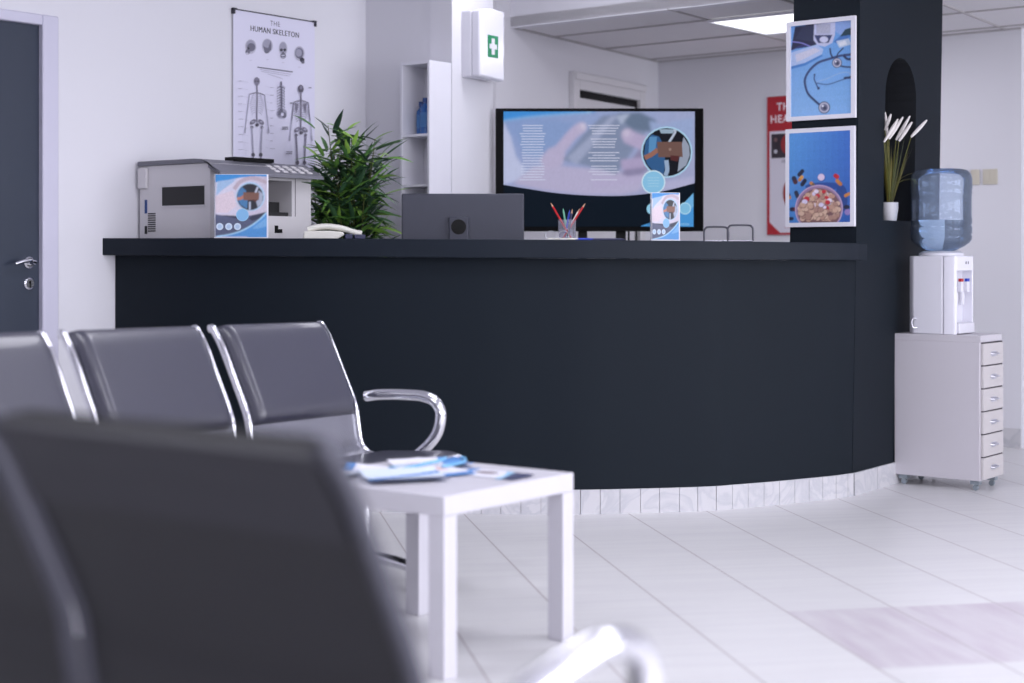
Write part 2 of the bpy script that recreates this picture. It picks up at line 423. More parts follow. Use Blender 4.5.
        for j in range(a_-1):
            for i in range(b_-1):
                self.f.append((j*b_+i, j*b_+i+1, (j+1)*b_+i+1, (j+1)*b_+i))
                self.cc.append([tuple(img[jj, ii]) + (1,) for jj, ii in ((j, i), (j, i+1), (j+1, i+1), (j+1, i))])
    def build(self, name, material, parent, loc=(0,0,0)):
        me = bpy.data.meshes.new(name); me.from_pydata(self.v, [], self.f); me.materials.append(material)
        ca = me.color_attributes.new('Col', 'FLOAT_COLOR', 'CORNER')
        k = 0
        for p, cs in zip(me.polygons, self.cc):
            for j in range(p.loop_total): ca.data[p.loop_start+j].color = cs[j]
        o = bpy.data.objects.new(name, me); COL.objects.link(o); o.parent = parent; o.location = loc
        return o

# ------------------------------------------------------------------ the room
def v2(x, y): return Vector((x, y))
A = v2(-1.74, 7.0); U = v2(0.616, 0.788); V = v2(0.788, -0.616)
C1 = A + U*1.6                       # corner behind the plant
C2 = v2(-0.297, 7.90)                # corner of the pier
C3 = v2(-0.097, 8.17)
S0 = v2(-0.008, 8.63)                # side wall meets the soffit
B0 = v2(0.926, 10.15)                # back room corner
VB = v2(0.777, -0.629)
B1 = B0 + VB*2.36
ZC, ZB = 2.62, 2.27

fl = MB().prism([(-9, -5), (9, -5), (9, 14), (-9, 14)], -0.05, 0.0)
struct(fl.build('floor', M['floor'], smooth=0))

def wall(name, p, q, z0=0, z1=ZC, th=0.12, side=1, m='wall', holes=None):
    """wall from p to q; thickness goes to the left of p->q times side"""
    p, q = v2(*p), v2(*q); d = (q-p).normalized(); n = v2(-d.y, d.x)*side*th
    mb = MB(); mb.prism([tuple(p), tuple(q), tuple(q+n), tuple(p+n)], z0, z1)
    return struct(mb.build(name, M[m], smooth=0))
# left wall, with the door opening left free
DA, DB = A - U*0.376, A - U*1.26            # door leaf right edge, left edge
wall('wall_left', A - U*9.5, DB, side=1)
wall('wall_left', DA, C1 + U*0.12, side=1)
wall('wall_left', DB, DA, z0=2.03, side=1)
wall('wall_corner', C1, C2, side=1)
wall('wall_pier', C2, C3 + v2(0.0, 0.0), side=1, th=0.14)
SD = (B0 - S0).normalized()
struct(MB().prism([tuple(C3), tuple(S0 - SD*0.15), tuple(S0 - SD*0.15 + v2(-0.2, 0.0)), tuple(C3 + v2(-0.13, 0.05))], 0, ZC).build('wall_pier', M['wall'], smooth=0))
wall('wall_side', S0 - SD*0.25, B0 + SD*0.12, side=1, z1=2.6)
wall('wall_back', B0, B1, side=1, z1=2.6)
wall('wall_back', B1 + v2(0.02,0.03), B1 + v2(0.45, 0.66), side=-1, th=0.05, z1=2.6)
wall('wall_back', B1 + v2(0.45, 0.66), v2(9, 5.2), side=1, z1=2.6)
RW = v2(5.4, -1.3)
# enclosing walls behind the camera and on the right (window opening in the right wall)
wall('wall_right', v2(9, 5.2), v2(5.9, 1.4), z1=0.45, side=1)
wall('wall_right', v2(9, 5.2), v2(5.9, 1.4), z0=2.3, side=1)
wall('wall_right', v2(9, 5.2), v2(8.1, 4.1), z0=0.45, z1=2.3, side=1)
wall('wall_right', v2(5.9, 1.4), v2(4.15, -1.9), z0=0, z1=0.45, side=1)
wall('wall_right', v2(5.9, 1.4), v2(4.15, -1.9), z0=2.3, z1=ZC, side=1)
wall('wall_right', v2(4.15, -1.9), v2(3.0, -4.0), side=1)
wall('wall_front', v2(3.0, -4.0), v2(-7.6, -1.5), side=1)
# main ceiling and dropped back ceiling with soffit
SF = S0
far = SF + VB*9
struct(MB().prism([(-9, -5), (9, -5), tuple(far + v2(4, 0)), tuple(SF + VB*9), tuple(SF - VB*6)], ZC, ZC+0.1).build('ceiling', M['ceiling'], smooth=0))
struct(MB().prism([tuple(SF - VB*0.05), tuple(SF + VB*9), tuple(SF + VB*9 + v2(.04, .05)), tuple(SF - VB*0.05 + v2(.04, .05))], ZB, ZC).build('trim_1', M['wall'], smooth=0))
UB = v2(0.552, 0.834)
struct(MB().prism([tuple(SF + v2(.0, .0) - VB*0.4), tuple(SF + VB*9), tuple(SF + VB*9 + UB*6), tuple(SF - VB*1.2 + UB*4)], ZB+0.006, ZB+0.06).build('ceiling', M['ceil_tile'], smooth=0))
# grid bars of the dropped ceiling
CG = v2(1.356, 8.86)
bars = MB()
def bar(p, q, w=0.0065):
    d = (q-p).normalized(); n = v2(-d.y, d.x)*w
    bars.prism([tuple(p-n), tuple(q-n), tuple(q+n), tuple(p+n)], ZB-0.001, ZB+0.008)
def cross2(p, d, q, e):   # p+t d = q+s e
    det = d.x*(-e.y) + e.x*d.y
    r = q-p; return (r.x*(-e.y) + e.x*r.y)/det
for j in range(-2, 9):
    p = CG + UB*(0.6*j - 1.8) - VB*4
    lo = max(cross2(p, VB, S0, SD), 0); 
    a = p + VB*lo
    # keep only between the soffit and the back wall
    rel = (a - S0).dot(v2(0.629, 0.777)); relb = (a - B0).dot(v2(0.629, 0.777))
    if rel > 0.02 and relb < -0.01: bar(a, p + VB*9)
for i in range(-3, 8):
    p = CG + VB*(0.6*i)
    t0 = cross2(p, UB, S0, VB); t1 = cross2(p, UB, B0, VB)
    t2 = cross2(p, UB, S0, SD)
    if i < 0: t1 = min(t1, t2) if t2 > t0 else t1
    if i < 0 and t2 <= t0: continue
    bar(p + UB*t0, p + UB*t1)
# edge angle along the walls
bar(S0 + SD*0.03 + v2(.012, -.008), B0 + v2(.0, -.012), 0.012); bar(B0 + v2(0, -.012), B1 + v2(-.005, -.012), 0.012)
struct(bars.build('trim_2', M['ceil_bar'], smooth=0))
# marble baseboard on the back wall
bb = MB()
for k in range(9):
    p = B1 - VB*(0.26*k + 0.0); q = p - VB*0.256; n = v2(-0.629, -0.777)*0.012
    bb.prism([tuple(p), tuple(q), tuple(q+n), tuple(p+n)], 0, 0.105)
struct(bb.build('baseboard_back', M['marble'], smooth=0))

# door in the left wall -------------------------------------------------------
LW = 52.0
d1 = bpy.data.objects.new('door_1', None); COL.objects.link(d1); d1['kind'] = 'structure'
d1.location = (DB.x, DB.y, 0); d1.rotation_euler = (0, 0, math.radians(LW))
DWID = (DA - DB).length
MB().box((0.0, 0.012, 0.005), (DWID, 0.052, 2.02)).build('door_leaf', M['door'], d1, bevel=0.002)
fr = MB().box((DWID-0.004, -0.016, 0), (DWID+0.076, 0.07, 2.05)).box((-0.076, -0.016, 0), (0.004, 0.07, 2.05)).box((0.004, -0.016, 2.005), (DWID-0.004, 0.07, 2.05))
fr.build('door_frame', M['frame_paint'], d1, bevel=0.006, seg=2)
hx = DWID - 0.056
h = MB().lathe([(0.0001, 0.012), (0.025, 0.012), (0.025, 0.004), (0.019, -0.001), (0.0001, -0.001)], hx, 1.012, 20, 'y')
h.lathe([(0.0001, 0.003), (0.011, 0.003), (0.009, -0.033), (0.0001, -0.041)], hx, 1.012, 14, 'y')
h.tube([(hx, -0.037, 1.012), (hx-0.03, -0.045, 1.020), (hx-0.06, -0.043, 1.018), (hx-0.085, -0.039, 1.010), (hx-0.095, -0.037, 1.006)], 0.008, 10)
h.build('door_handle', M['chrome'], d1)
k = MB().lathe([(0.0001, 0.012), (0.025, 0.012), (0.025, 0.004), (0.019, -0.001), (0.0001, -0.001)], hx, 0.924, 20, 'y')
k.build('keyhole_plate', M['chrome'], d1)
MB().lathe([(0.0001, -0.0011), (0.006, -0.0011), (0.006, -0.0025), (0.0001, -0.0025)], hx, 0.930, 12, 'y').box((hx-0.003, -0.0025, 0.908), (hx+0.003, -0.0011, 0.928)).build('keyhole', M['black'], d1)

# pale door in the back room's side wall ---------------------------------------
SA = math.degrees(math.atan2(SD.y, SD.x))
d2 = bpy.data.objects.new('door_2', None); COL.objects.link(d2); d2['kind'] = 'structure'
p2 = B0 - SD*1.146; d2.location = (p2.x, p2.y, 0); d2.rotation_euler = (0, 0, math.radians(SA))
fw = 0.905
for a, b in (((0, -0.035, 0), (0.07, -0.001, 2.10)), ((fw-0.07, -0.035, 0), (fw, -0.001, 2.10)), ((0.07, -0.035, 2.0), (fw-0.07, -0.001, 2.10))):
    MB().box(a, b).build('door_frame', M['backdoor'], d2, bevel=0.004)
MB().box((0.005, -0.048, 2.055), (fw-0.005, -0.036, 2.095)).build('frame_moulding', M['backdoor'], d2, bevel=0.004)
MB().box((0.07, -0.012, 0), (fw-0.07, -0.002, 2.0)).build('door_gap', M['black'], d2)
MB().box((0.08, -0.022, 0.01), (fw-0.12, -0.013, 1.955)).build('door_leaf', M['backdoor'], d2, bevel=0.002)

# slate pillar with arched niche ------------------------------------------------
K0 = v2(1.475, 6.94); RF = v2(0.588, 0.809); RFn = v2(0.809, -0.588)
K1 = K0 + RF*1.01; K2 = K1 + v2(-0.809, 0.588)*0.36; K3 = K0 + v2(-0.777, 0.629)*0.325
def sheared(mb, k=0.0165):
    mb.v = [(x + k*z, y, z) for x, y, z in mb.v]; return mb
# rounded far edge
ke = [K0 + v2(-0.0, 0.0)] + [K1 - RF*0.05] + [K1 - RFn*0.02 - RF*0.012] + [K1 - RFn*0.06] + [K2, K3]
pil = sheared(MB().prism([tuple(p) for p in ke], 0.0, ZC - 0.004)).build('wall_pillar', [M['dark'], M['dark_in']], smooth=0)
nz0, nz1, na, nb_ = 1.20, 1.945, 0.288, 0.648
arch = [(na, nz0), (nb_, nz0), (nb_, nz1-0.18)] + [((na+nb_)/2 + 0.18*math.cos(t), nz1-0.18+0.18*math.sin(t)) for t in [math.pi*k/16 for k in range(1, 16)]] + [(na, nz1-0.18)]
cut = MB(); vs = []
for dpt in (0.1, -0.24):
    for s, z in arch:
        p = K0 + RF*s + RFn*dpt; vs.append((p.x + 0.0165*z, p.y, z))
n = len(arch)
cut.add(vs, [tuple(range(n))[::-1], tuple(range(n, 2*n))] + [(i, (i+1)%n, n+(i+1)%n, n+i) for i in range(n)])
cut.mi = 0
cuto = cut.build('cutter', M['dark_in'], smooth=0)
bo = pil.modifiers.new('b', 'BOOLEAN'); bo.object = cuto; bo.operation = 'DIFFERENCE'; bo.solver = 'EXACT'
dg = bpy.context.evaluated_depsgraph_get(); nm = bpy.data.meshes.new_from_object(pil.evaluated_get(dg))
pil.modifiers.clear(); pil.data = nm; bpy.data.objects.remove(cuto); struct(pil)
pil.name = 'wall_pillar'
# skirting of the pillar
pb = MB()
for s0, s1 in ((0.004, 0.243), (0.247, 0.49), (0.494, 0.73), (0.734, 0.9)):
    a, b = K0 + RF*s0, K0 + RF*s1
    pb.prism([tuple(a + RFn*0.001), tuple(b + RFn*0.001), tuple(b + RFn*0.012), tuple(a + RFn*0.012)], 0, 0.098)
struct(pb.build('baseboard_pillar', M['marble'], smooth=0))

# ------------------------------------------------------------------ reception counter
def ztop(x): return 1.105 - 0.0068*x
CP = [(-1.735, 7.0), (-1.25, 6.735), (-0.76, 6.545), (-0.194, 6.455), (0.1, 6.44), (0.354, 6.445), (0.766, 6.52), (0.918, 6.585), (1.132, 6.70), (1.379, 6.855), (1.473, 6.935)]
curve = [v2(*p) for p in cat_rom(CP, 8)]
def offs(P, d):
    out = []
    for i, p in enumerate(P):
        t = (P[min(i+1, len(P)-1)] - P[max(i-1, 0)]).normalized(); out.append(p + v2(t.y, -t.x)*d)
    return out
cnt = thing('reception_counter', 'curved dark slate reception counter with overhanging top and marble skirting', 'counter', (0, 6.5, 0))
def loc_(P): return [(p.x, p.y - 6.5) for p in P]
body = offs(curve, -0.12)
bmb = MB(); poly = loc_(curve) + loc_(body)[::-1]
bmb.prism(poly, 0.099, 1.03, zf=lambda p: (0 if True else 0))
# slope the top of the panel with the countertop
bmb.v = [(x + (0.0165*min(1, max(0, (x-1.25)/0.22)) if z > 0.5 else 0.0), y, z if z < 0.5 else ztop(x) - 0.0745) for x, y, z in bmb.v]
bmb.build('front_panel', M['dark'], cnt, smooth=40)
MB().prism(loc_(offs(curve, -0.005)) + loc_(offs(curve, -0.11))[::-1], 0.0, 0.099).build('plinth', M['grout'], cnt, smooth=40)
lip = offs(curve, 0.05)
lip[0] = v2(-1.795, 6.955) + v2(0.004, 0); lip[-1] = lip[-1] + v2(0.03, 0.02)
back = [v2(1.45, 7.0), v2(1.1, 7.02), v2(0.5, 6.85), v2(0.0, 6.83), v2(-0.5, 6.95), v2(-0.7, 7.5), v2(-1.2, 7.62), v2(-1.245, 7.62)]
tp = [v2(-1.742, 7.0) + v2(0.008, 0)] 
topm = MB().prism(loc_(lip) + loc_(back) + loc_(tp), -0.074, 0.0, zf=lambda p: ztop(p[0]))
topm.build('countertop', M['top'], cnt, bevel=0.003, smooth=30)
# skirting tiles round the foot of the counter (one part, tile joints in its mesh)
sk = MB(); acc = 0; pts = curve
tile = []; cur = [pts[0]]; Lt = 0.077
dense = [v2(*p) for p in cat_rom([tuple(p) for p in pts], 6)]
cur = [dense[0]]; acc = 0
for i in range(1, len(dense)):
    acc += (dense[i]-dense[i-1]).length; cur.append(dense[i])
    if acc >= Lt:
        tile.append(cur); cur = [dense[i]]; acc = 0
if len(cur) > 1: tile.append(cur)
for tl in tile:
    p, q = tl[0], tl[-1]; d = (q-p).normalized(); p = p + d*0.0009; q = q - d*0.0009; nn = v2(d.y, -d.x)*0.009
    sk.prism(loc_([p - nn*0.6, q - nn*0.6, q + nn, p + nn]), 0, 0.099)
sk.build('skirting', M['marble'], cnt, smooth=0)
# working desk behind the counter
desk = thing('desk', 'white work desk hidden behind the curved counter front', 'desk', (0.40, 7.12, 0))
MB().box((-0.95, 0.02, 0.715), (0.95, 0.62, 0.745)).build('tabletop', M['desk'], desk, bevel=0.003)
for x in (-0.92, 0.87):
    for y in (0.05, 0.55): MB().box((x, y, 0), (x+0.05, y+0.05, 0.715)).build('leg', M['satin'], desk)

# ------------------------------------------------------------------ waiting benches
PITCH, WID = 0.575, 0.53
PROF = [(0.0, 0.828), (0.012, 0.812), (0.037, 0.775), (0.085, 0.68), (0.133, 0.58), (0.146, 0.52), (0.158, 0.462), (0.182, 0.430), (0.225, 0.417), (0.30, 0.412), (0.42, 0.418), (0.52, 0.424), (0.572, 0.412), (0.59, 0.385)]
PROF_LOW = PROF[:7] + [(0.180, 0.420), (0.215, 0.392), (0.28, 0.380), (0.37, 0.380), (0.45, 0.382), (0.50, 0.370), (0.515, 0.345)]
def profile(a=0.0, b=1.0, n=8):
    P = cat_rom(CUR_PROF, n); m = len(P)-1
    return P[int(a*m): int(b*m)+1]
def normals(P):
    out = []
    for i in range(len(P)):
        a, b = P[max(i-1,0)], P[min(i+1,len(P)-1)]; dx, dz = b[0]-a[0], b[1]-a[1]; l = math.hypot(dx, dz)
        out.append((-dz/l*-1*-1, dx/l))     # rotate left: (-dz, dx)
    return out
def shell(x0, x1, P, t0, t1, nx=10, tf=None):
    """sheet between offsets t0 (rear) and t1 (front side) of profile; returns MB and uvs; s forward is -y"""
    N_ = normals(P); arc = [0]
    for i in range(1, len(P)): arc.append(arc[-1] + math.dist(P[i], P[i-1]))
    vs, uv, fs = [], [], []
    m = len(P)
    for lay in (0, 1):
        for i, (s, z) in enumerate(P):
            for j in range(nx+1):
                x = x0 + (x1-x0)*j/nx
                th = t0 if lay == 0 else (t1 if tf is None else t0 + (t1-t0)*tf(arc[i]/arc[-1], j/nx))
                # front side of the shell: towards +s and up
                ns, nz = -N_[i][0], -N_[i][1]
                if nz < 0 and abs(nz) > abs(ns): ns, nz = -ns, -nz
                if ns < 0 and abs(ns) >= abs(nz): ns, nz = -ns, -nz
                vs.append((x, -(s + ns*th), z + nz*th)); uv.append((x, arc[i]))
    w = nx+1
    for lay in (0, 1):
        o = lay*m*w
        for i in range(m-1):
            for j in range(nx): fs.append((o+i*w+j, o+i*w+j+1, o+(i+1)*w+j+1, o+(i+1)*w+j))
    o = m*w
    for i in range(m-1):
        fs.append((i*w, (i+1)*w, o+(i+1)*w, o+i*w)); fs.append((i*w+nx, o+i*w+nx, o+(i+1)*w+nx, (i+1)*w+nx))
    for j in range(nx):
        fs.append((j, o+j, o+j+1, j+1)); e = (m-1)*w; fs.append((e+j, e+j+1, o+e+j+1, o+e+j))
    mb = MB(); mb.add(vs, fs); return mb, uv
def pillow(a, b):
    ea = max(0.0, 1-abs(2*a-1)**10); eb = max(0.0, 1-abs(2*b-1)**34)
    return 0.15 + 0.85*(ea**0.5)*(eb**0.5)
ARM = [(0.147, 0.600), (0.19, 0.607), (0.25, 0.611), (0.315, 0.612), (0.37, 0.610), (0.415, 0.595), (0.436, 0.56), (0.425, 0.505), (0.39, 0.46), (0.33, 0.415), (0.27, 0.37), (0.22, 0.325)]

def bench(label, loc, deg, seats, dark_back, lift=0.0, WID=0.505, PITCH=0.575, arm_dz=0.0, arm_x=0.05, arm_ds=0.0, arm_tilt=0.0, sag=0.0, scale=(1, 1, 1)):
    global CUR_PROF
    CUR_PROF = PROF_LOW if dark_back else PROF
    t = thing('waiting_bench', label, 'bench', loc, deg); t.scale = scale
    zs = -0.038 if dark_back else 0.0
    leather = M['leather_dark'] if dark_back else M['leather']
    total = PITCH*(seats-1) + WID
    for k in range(seats):
        x0 = k*PITCH; x1 = x0 + WID
        P = profile()
        mb, uv = shell(x0+0.006, x1-0.006, P, -0.003, 0.0, nx=8)
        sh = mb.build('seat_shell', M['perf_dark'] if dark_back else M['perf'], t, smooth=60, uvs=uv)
        mb, uv = shell(x0+0.018, x1-0.018, profile(0.0, 0.355), 0.001, 0.036, nx=28, tf=pillow)
        mb.build('backrest_pad', leather, t, smooth=60)
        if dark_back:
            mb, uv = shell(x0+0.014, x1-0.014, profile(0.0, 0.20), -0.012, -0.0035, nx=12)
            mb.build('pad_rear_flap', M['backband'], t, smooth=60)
        mb, uv = shell(x0+0.018, x1-0.018, profile(0.66, 0.985), 0.001, 0.034, nx=28, tf=pillow)
        mb.build('seat_pad', leather, t, smooth=60)
        for xx in (x0, x1):
            mb = MB().tube([(xx, -s, z) for s, z in [(-0.012, 0.826)] + profile()], 0.0125, 10, flat=((1, 0, 0), 0.72))
            mb.build('side_rail', M['rail_dark'] if dark_back else M['chrome'], t, smooth=60)
        # bracket under the seat
        for bx_ in (x0+0.10, x1-0.13): MB().box((bx_, -0.43, 0.375+zs), (bx_+0.03, -0.24, 0.409+zs)).build('seat_bracket', M['blacksteel'], t, bevel=0.003)
    MB().box((-arm_x-0.01, -0.335, 0.305+zs), (total+arm_x+0.01, -0.265, 0.375+zs)).build('beam', M['blacksteel'], t, bevel=0.006)
    for xx in (-arm_x, total+arm_x):
        mb = MB().tube([(xx, -s - arm_ds, z + arm_dz - (arm_tilt*max(0, 0.33-s) if z > 0.55 else 0)) for s, z in cat_rom(ARM, 5)], 0.0175, 12, flat=((1, 0, 0), 1.15))
        mb.build('armrest', M['chrome'], t, smooth=60)
    for xx in (0.16 if seats == 3 else 0.1, total-0.16):
        leg = MB().tube([(xx, -0.30, 0.31+zs), (xx, -0.30, 0.22), (xx, -0.30, 0.12+lift), (xx, -0.30, 0.085+lift)], 0.022, 12)
        leg.tube(cat_rom([(xx, 0.02, 0.03+lift), (xx, -0.10, 0.062+lift), (xx, -0.30, 0.085+lift), (xx, -0.50, 0.062+lift), (xx, -0.60, 0.03+lift)], 6), 0.017, 12)
        lg = leg.build('leg', M['chrome'], t, smooth=60)
        for yy in (0.015, -0.595):
            MB().lathe([(0.0001, 0), (0.018, 0), (0.018, 0.012), (0.008, 0.016), (0.006, 0.03), (0.0001, 0.03)], xx, yy, 14, z0=lift).build('foot', M['satin'], lg)
    if sag:      # the row dips very slightly towards its armrest end
        for ch in t.children:
            if not ch.name.startswith('leg'):
                for v in ch.data.vertices: v.co.z += sag*(v.co.x - total/2)
    return t
ang1 = 57.7; X1 = v2(math.cos(math.radians(ang1)), math.sin(math.radians(ang1)))
SB = 1.045
o1 = (v2(-0.616, 5.16) - X1*(2*0.575 + 0.505))*SB
bench('padded waiting bench facing the white table, its chrome armrest in front of the counter', (o1.x, o1.y, -0.0466), ang1, 3, False, lift=0.0446, sag=-0.012, scale=(SB, SB, SB))
bench('blurred dark waiting bench seen from behind in the foreground', (-0.184, 1.60, 0), 143.0, 3, True, WID=0.555, PITCH=0.60, arm_dz=-0.034, arm_x=0.085, arm_tilt=0.15, arm_ds=0.02, scale=(1, 1, 1.017))

# ------------------------------------------------------------------ white side table with leaflets
TA = 52.7
tb = thing('side_table', 'square white side table with thick legs, leaflets spread on top', 'table', (-0.166, 3.905, 0), TA)
MB().box((0, 0, 0.40), (0.55, 0.56, 0.45)).build('tabletop', M['table'], tb, bevel=0.002)
for x in (0.0, 0.5):
    for y in (0.0, 0.51): MB().box((x, y, 0), (x+0.05, y+0.05, 0.3995)).build('leg', M['table'], tb, bevel=0.0015)
Rt = Matrix.Rotation(math.radians(TA), 4, 'Z')
def sheet_obj(name, w, h, cfun, bend, z, x, y, deg, label, grp):
    """thin curved printed sheet lying on the table"""
    nx, ny = 24, 30; vs, fs, cc = [], [], []
    for j in range(ny+1):
        for i in range(nx+1):
            u, v = i/nx, j/ny; vs.append(((u-0.5)*w, (v-0.5)*h, bend(u, v)))
    for j in range(ny):
        for i in range(nx):
            a = j*(nx+1)+i; fs.append((a, a+1, a+nx+2, a+nx+1)); cc.append(cfun((i+0.5)/nx, (j+0.5)/ny))
    me = bpy.data.meshes.new(name); me.from_pydata(vs, [], fs); me.materials.append(M['print'])
    ca = me.color_attributes.new('Col', 'FLOAT_COLOR', 'CORNER')
    for p, q in zip(me.polygons, cc):
        for l in range(4): ca.data[p.loop_start+l].color = q
    for p in me.polygons: p.use_smooth = True
    o = bpy.data.objects.new(name, me); COL.objects.link(o)
    s = o.modifiers.new('thick', 'SOLIDIFY'); s.thickness = 0.0012; s.offset = 1
    o.location = (x, y, z); o.rotation_euler = (0, 0, math.radians(deg)); tag(o, label, 'leaflet', grp)
    return o
PW, PB, PL, PK = c(232, 232, 242), c(60, 130, 200), c(150, 200, 232), c(44, 52, 92)
def leaf_c(kind):
    def f(u, v):
        if kind == 0:
            if v > 0.86: return PB
            if (u-0.6)**2 + (v-0.62)**2 < 0.03: return c(120, 100, 110)
            if v < 0.25 + 0.2*u*u: return PK if v < 0.16 + 0.15*u else PL
            return PW
        if kind == 1:
            if v > 0.9 or u < 0.06: return PL
            if 0.4 < v < 0.62 and 0.3 < u < 0.8: return c(226, 190, 186)
            if v < 0.12: return PB
            return PW
        if kind == 2:
            if abs(v - 0.2 - 0.5*u) < 0.08: return PB
            if v < 0.2: return PK
            return c(214, 226, 242)
        if v < 0.3: return PB
        if (u-0.5)**2 + (v-0.66)**2 < 0.04: return c(214, 176, 170)
        return PW
    return f
def tw(lx, ly):
    p = Rt @ Vector((lx, ly, 0)); return (-0.166 + p.x, 3.905 + p.y)
fl_ = lambda u, v: 0.0005
sheets = [
    (0.148, 0.21, 0, lambda u, v: 0.0005 + 0.020*max(0, u-0.5)**2*4*v, 0.4515, 0.20, 0.40, 80, 'white leaflet with a round photo, curling at its corner on the side table'),
    (0.148, 0.21, 1, lambda u, v: 0.0005 + 0.006*v, 0.4535, 0.31, 0.30, 35, 'white leaflet with a pinkish panel in the middle of the side table'),
    (0.21, 0.148, 2, lambda u, v: 0.0005 + 0.012*max(0, v-0.4)**2*2.5, 0.4585, 0.16, 0.27, 20, 'pale blue leaflet with a diagonal band, front of the side table'),
    (0.148, 0.21, 3, lambda u, v: 0.0005 + 0.010*(u-0.5)**2*4, 0.4515, 0.42, 0.40, 110, 'curled leaflet with a blue foot, far side of the side table'),
    (0.10, 0.21, 0, lambda u, v: 0.0005 + 0.004*u, 0.4515, 0.37, 0.14, 52, 'narrow dark-edged leaflet nearest the right corner of the side table'),
    (0.148, 0.21, 1, lambda u, v: 0.0005 + 0.02*max(0, 0.4-u), 0.4515, 0.06+0.05, 0.47, 140, 'white leaflet at the rear left edge of the side table'),
]
for i, (w, h_, kd, bf, z, lx, ly, dg_, lab) in enumerate(sheets):
    x, y = tw(lx, ly); sheet_obj('leaflet', w, h_, leaf_c(kd), bf, 0.4508 + [0.0, 0.0045, 0.009, 0.0016, 0.0, 0.003][i], x, y, dg_, lab, 'leaflets on the side table')
# light blue strap with a dark buckle, looped on the leaflets
st = thing('lanyard', 'light blue looped strap lying over the leaflets on the side table', 'lanyard', tw(0.36, 0.33) + (0.4605,))
lp = cat_rom([(-0.09, -0.12, 0.006), (-0.03, -0.05, 0.012), (0.01, 0.02, 0.013), (0.03, 0.08, 0.014), (0.055, 0.11, 0.013), (0.08, 0.09, 0.009), (0.07, 0.03, 0.006), (0.02, -0.03, 0.004)], 8)
MB().tube(lp, 0.003, 8, flat=((0, 0, 1), 1.6)).build('strap', mat('strap_blue', c(120, 180, 220), 0.5), st, smooth=60)
MB().tube(lp[22:36], 0.0048, 8).build('clasp', M['chrome'], st, smooth=60)

# ------------------------------------------------------------------ drawer cabinet and water dispenser
CA = 52.0
CBo = v2(2.066, 7.05)
cb = thing('drawer_cabinet', 'white six-drawer cabinet on castors under the water dispenser', 'cabinet', (CBo.x, CBo.y, 0), CA)
cw, cd, cz0, cz1 = 0.248, 0.408, 0.045, 0.685
MB().box((0, 0.004, cz0), (cw, cd, cz1)).build('body', M['cab'], cb, bevel=0.003)
MB().box((-0.001, 0.0, cz1-0.028), (cw+0.001, cd, cz1+0.003)).build('top_panel', M['cab'], cb, bevel=0.002)
dh = (cz1 - 0.030 - cz0 - 0.004)/6
for i in range(6):
    z0 = cz0 + 0.004 + i*dh
    dr = MB().box((0.008, -0.010, z0+0.003), (cw-0.008, 0.003, z0+dh-0.003)).build('drawer', M['cabfront'], cb, bevel=0.002)
    MB().box((0.010, -0.0055, z0+dh-0.0029), (cw-0.010, 0.003, z0+dh+0.0025)).build('drawer_gap', M['gap'], dr)
    zc = z0 + dh*0.5
    hm = MB().tube([(cw/2-0.035, -0.009, zc), (cw/2-0.028, -0.022, zc), (cw/2+0.028, -0.022, zc), (cw/2+0.035, -0.009, zc)], 0.0045, 8)
    hm.box((cw/2-0.03, -0.011, zc-0.012), (cw/2+0.03, -0.0095, zc+0.010))
    hm.build('handle', M['satin'], dr)
for x in (0.03, cw-0.03):
    for y in (0.035, cd-0.035):
        cs = MB().box((x-0.016, y-0.020, 0.027), (x+0.016, y+0.020, 0.0449)).lathe([(0.0001, x-0.007), (0.0125, x-0.007), (0.0125, x+0.007), (0.0001, x+0.007)], y, 0.0127, 16, 'x')
        cs.build('castor', M['castor'], cb)
# dispenser: stands on the cabinet
do = CBo + v2(math.cos(math.radians(CA)), math.sin(math.radians(CA)))*0.006 + v2(-math.sin(math.radians(CA)), math.cos(math.radians(CA)))*0.119
ds = thing('water_dispenser', 'white water dispenser with red and blue taps on the drawer cabinet', 'water dispenser', (do.x, do.y, 0.688), CA)
dw, dd, dz = 0.212, 0.232, 0.352
body_ = [(0.0, 0.060), (0.0, dd-0.03), (0.03, dd), (dw-0.03, dd), (dw, dd-0.03), (dw, 0.060)]
MB().prism(body_, 0.0, dz).build('body', M['white'], ds, bevel=0.006)
fp = MB()
fp.prism([(0.0, 0.057), (0.0, 0.012), (0.004, 0.003), (0.012, 0.0), (0.018, 0.0), (0.018, 0.057)], 0.0, dz)
fp.prism([(dw, 0.057), (dw, 0.012), (dw-0.004, 0.003), (dw-0.012, 0.0), (dw-0.018, 0.0), (dw-0.018, 0.057)], 0.0, dz)
fp.prism([(0.018, 0.0), (dw-0.018, 0.0), (dw-0.018, 0.057), (0.018, 0.057)], 0.285, dz)
fp.build('front_panel', M['whitegloss'], ds, bevel=0.003)
MB().box((0.0182, 0.048, 0.05), (dw-0.0182, 0.059, 0.285)).build('tap_recess', M['white'], ds)
MB().box((0.020, -0.012, 0.004), (dw-0.020, 0.047, 0.05)).build('drip_tray', M['white'], ds, bevel=0.004)
for x, mm in ((0.075, 'red'), (0.145, 'blue')):
    tpm = MB().box((x-0.014, 0.012, 0.19), (x+0.014, 0.0475, 0.215)).lathe([(0.0001, 0.13), (0.010, 0.13), (0.012, 0.19), (0.0001, 0.19)], x, 0.03, 12)
    tpo = tpm.build('tap', M['white'], ds, bevel=0.002)
    MB().box((x-0.014, 0.000, 0.190), (x+0.014, 0.0118, 0.236)).build('lever', M['whitegloss'], tpo)
    MB().box((x-0.014, -0.001, 0.2362), (x+0.014, 0.0118, 0.250)).build('lever_tip', M[mm], tpo)
MB().lathe([(0.0001, -0.004), (0.009, -0.004), (0.009, 0.0), (0.0001, 0.0)], 0.075, 0.105, 12, 'y').build('hot_mark', M['red'], ds, loc=(0, 0.0478, 0))
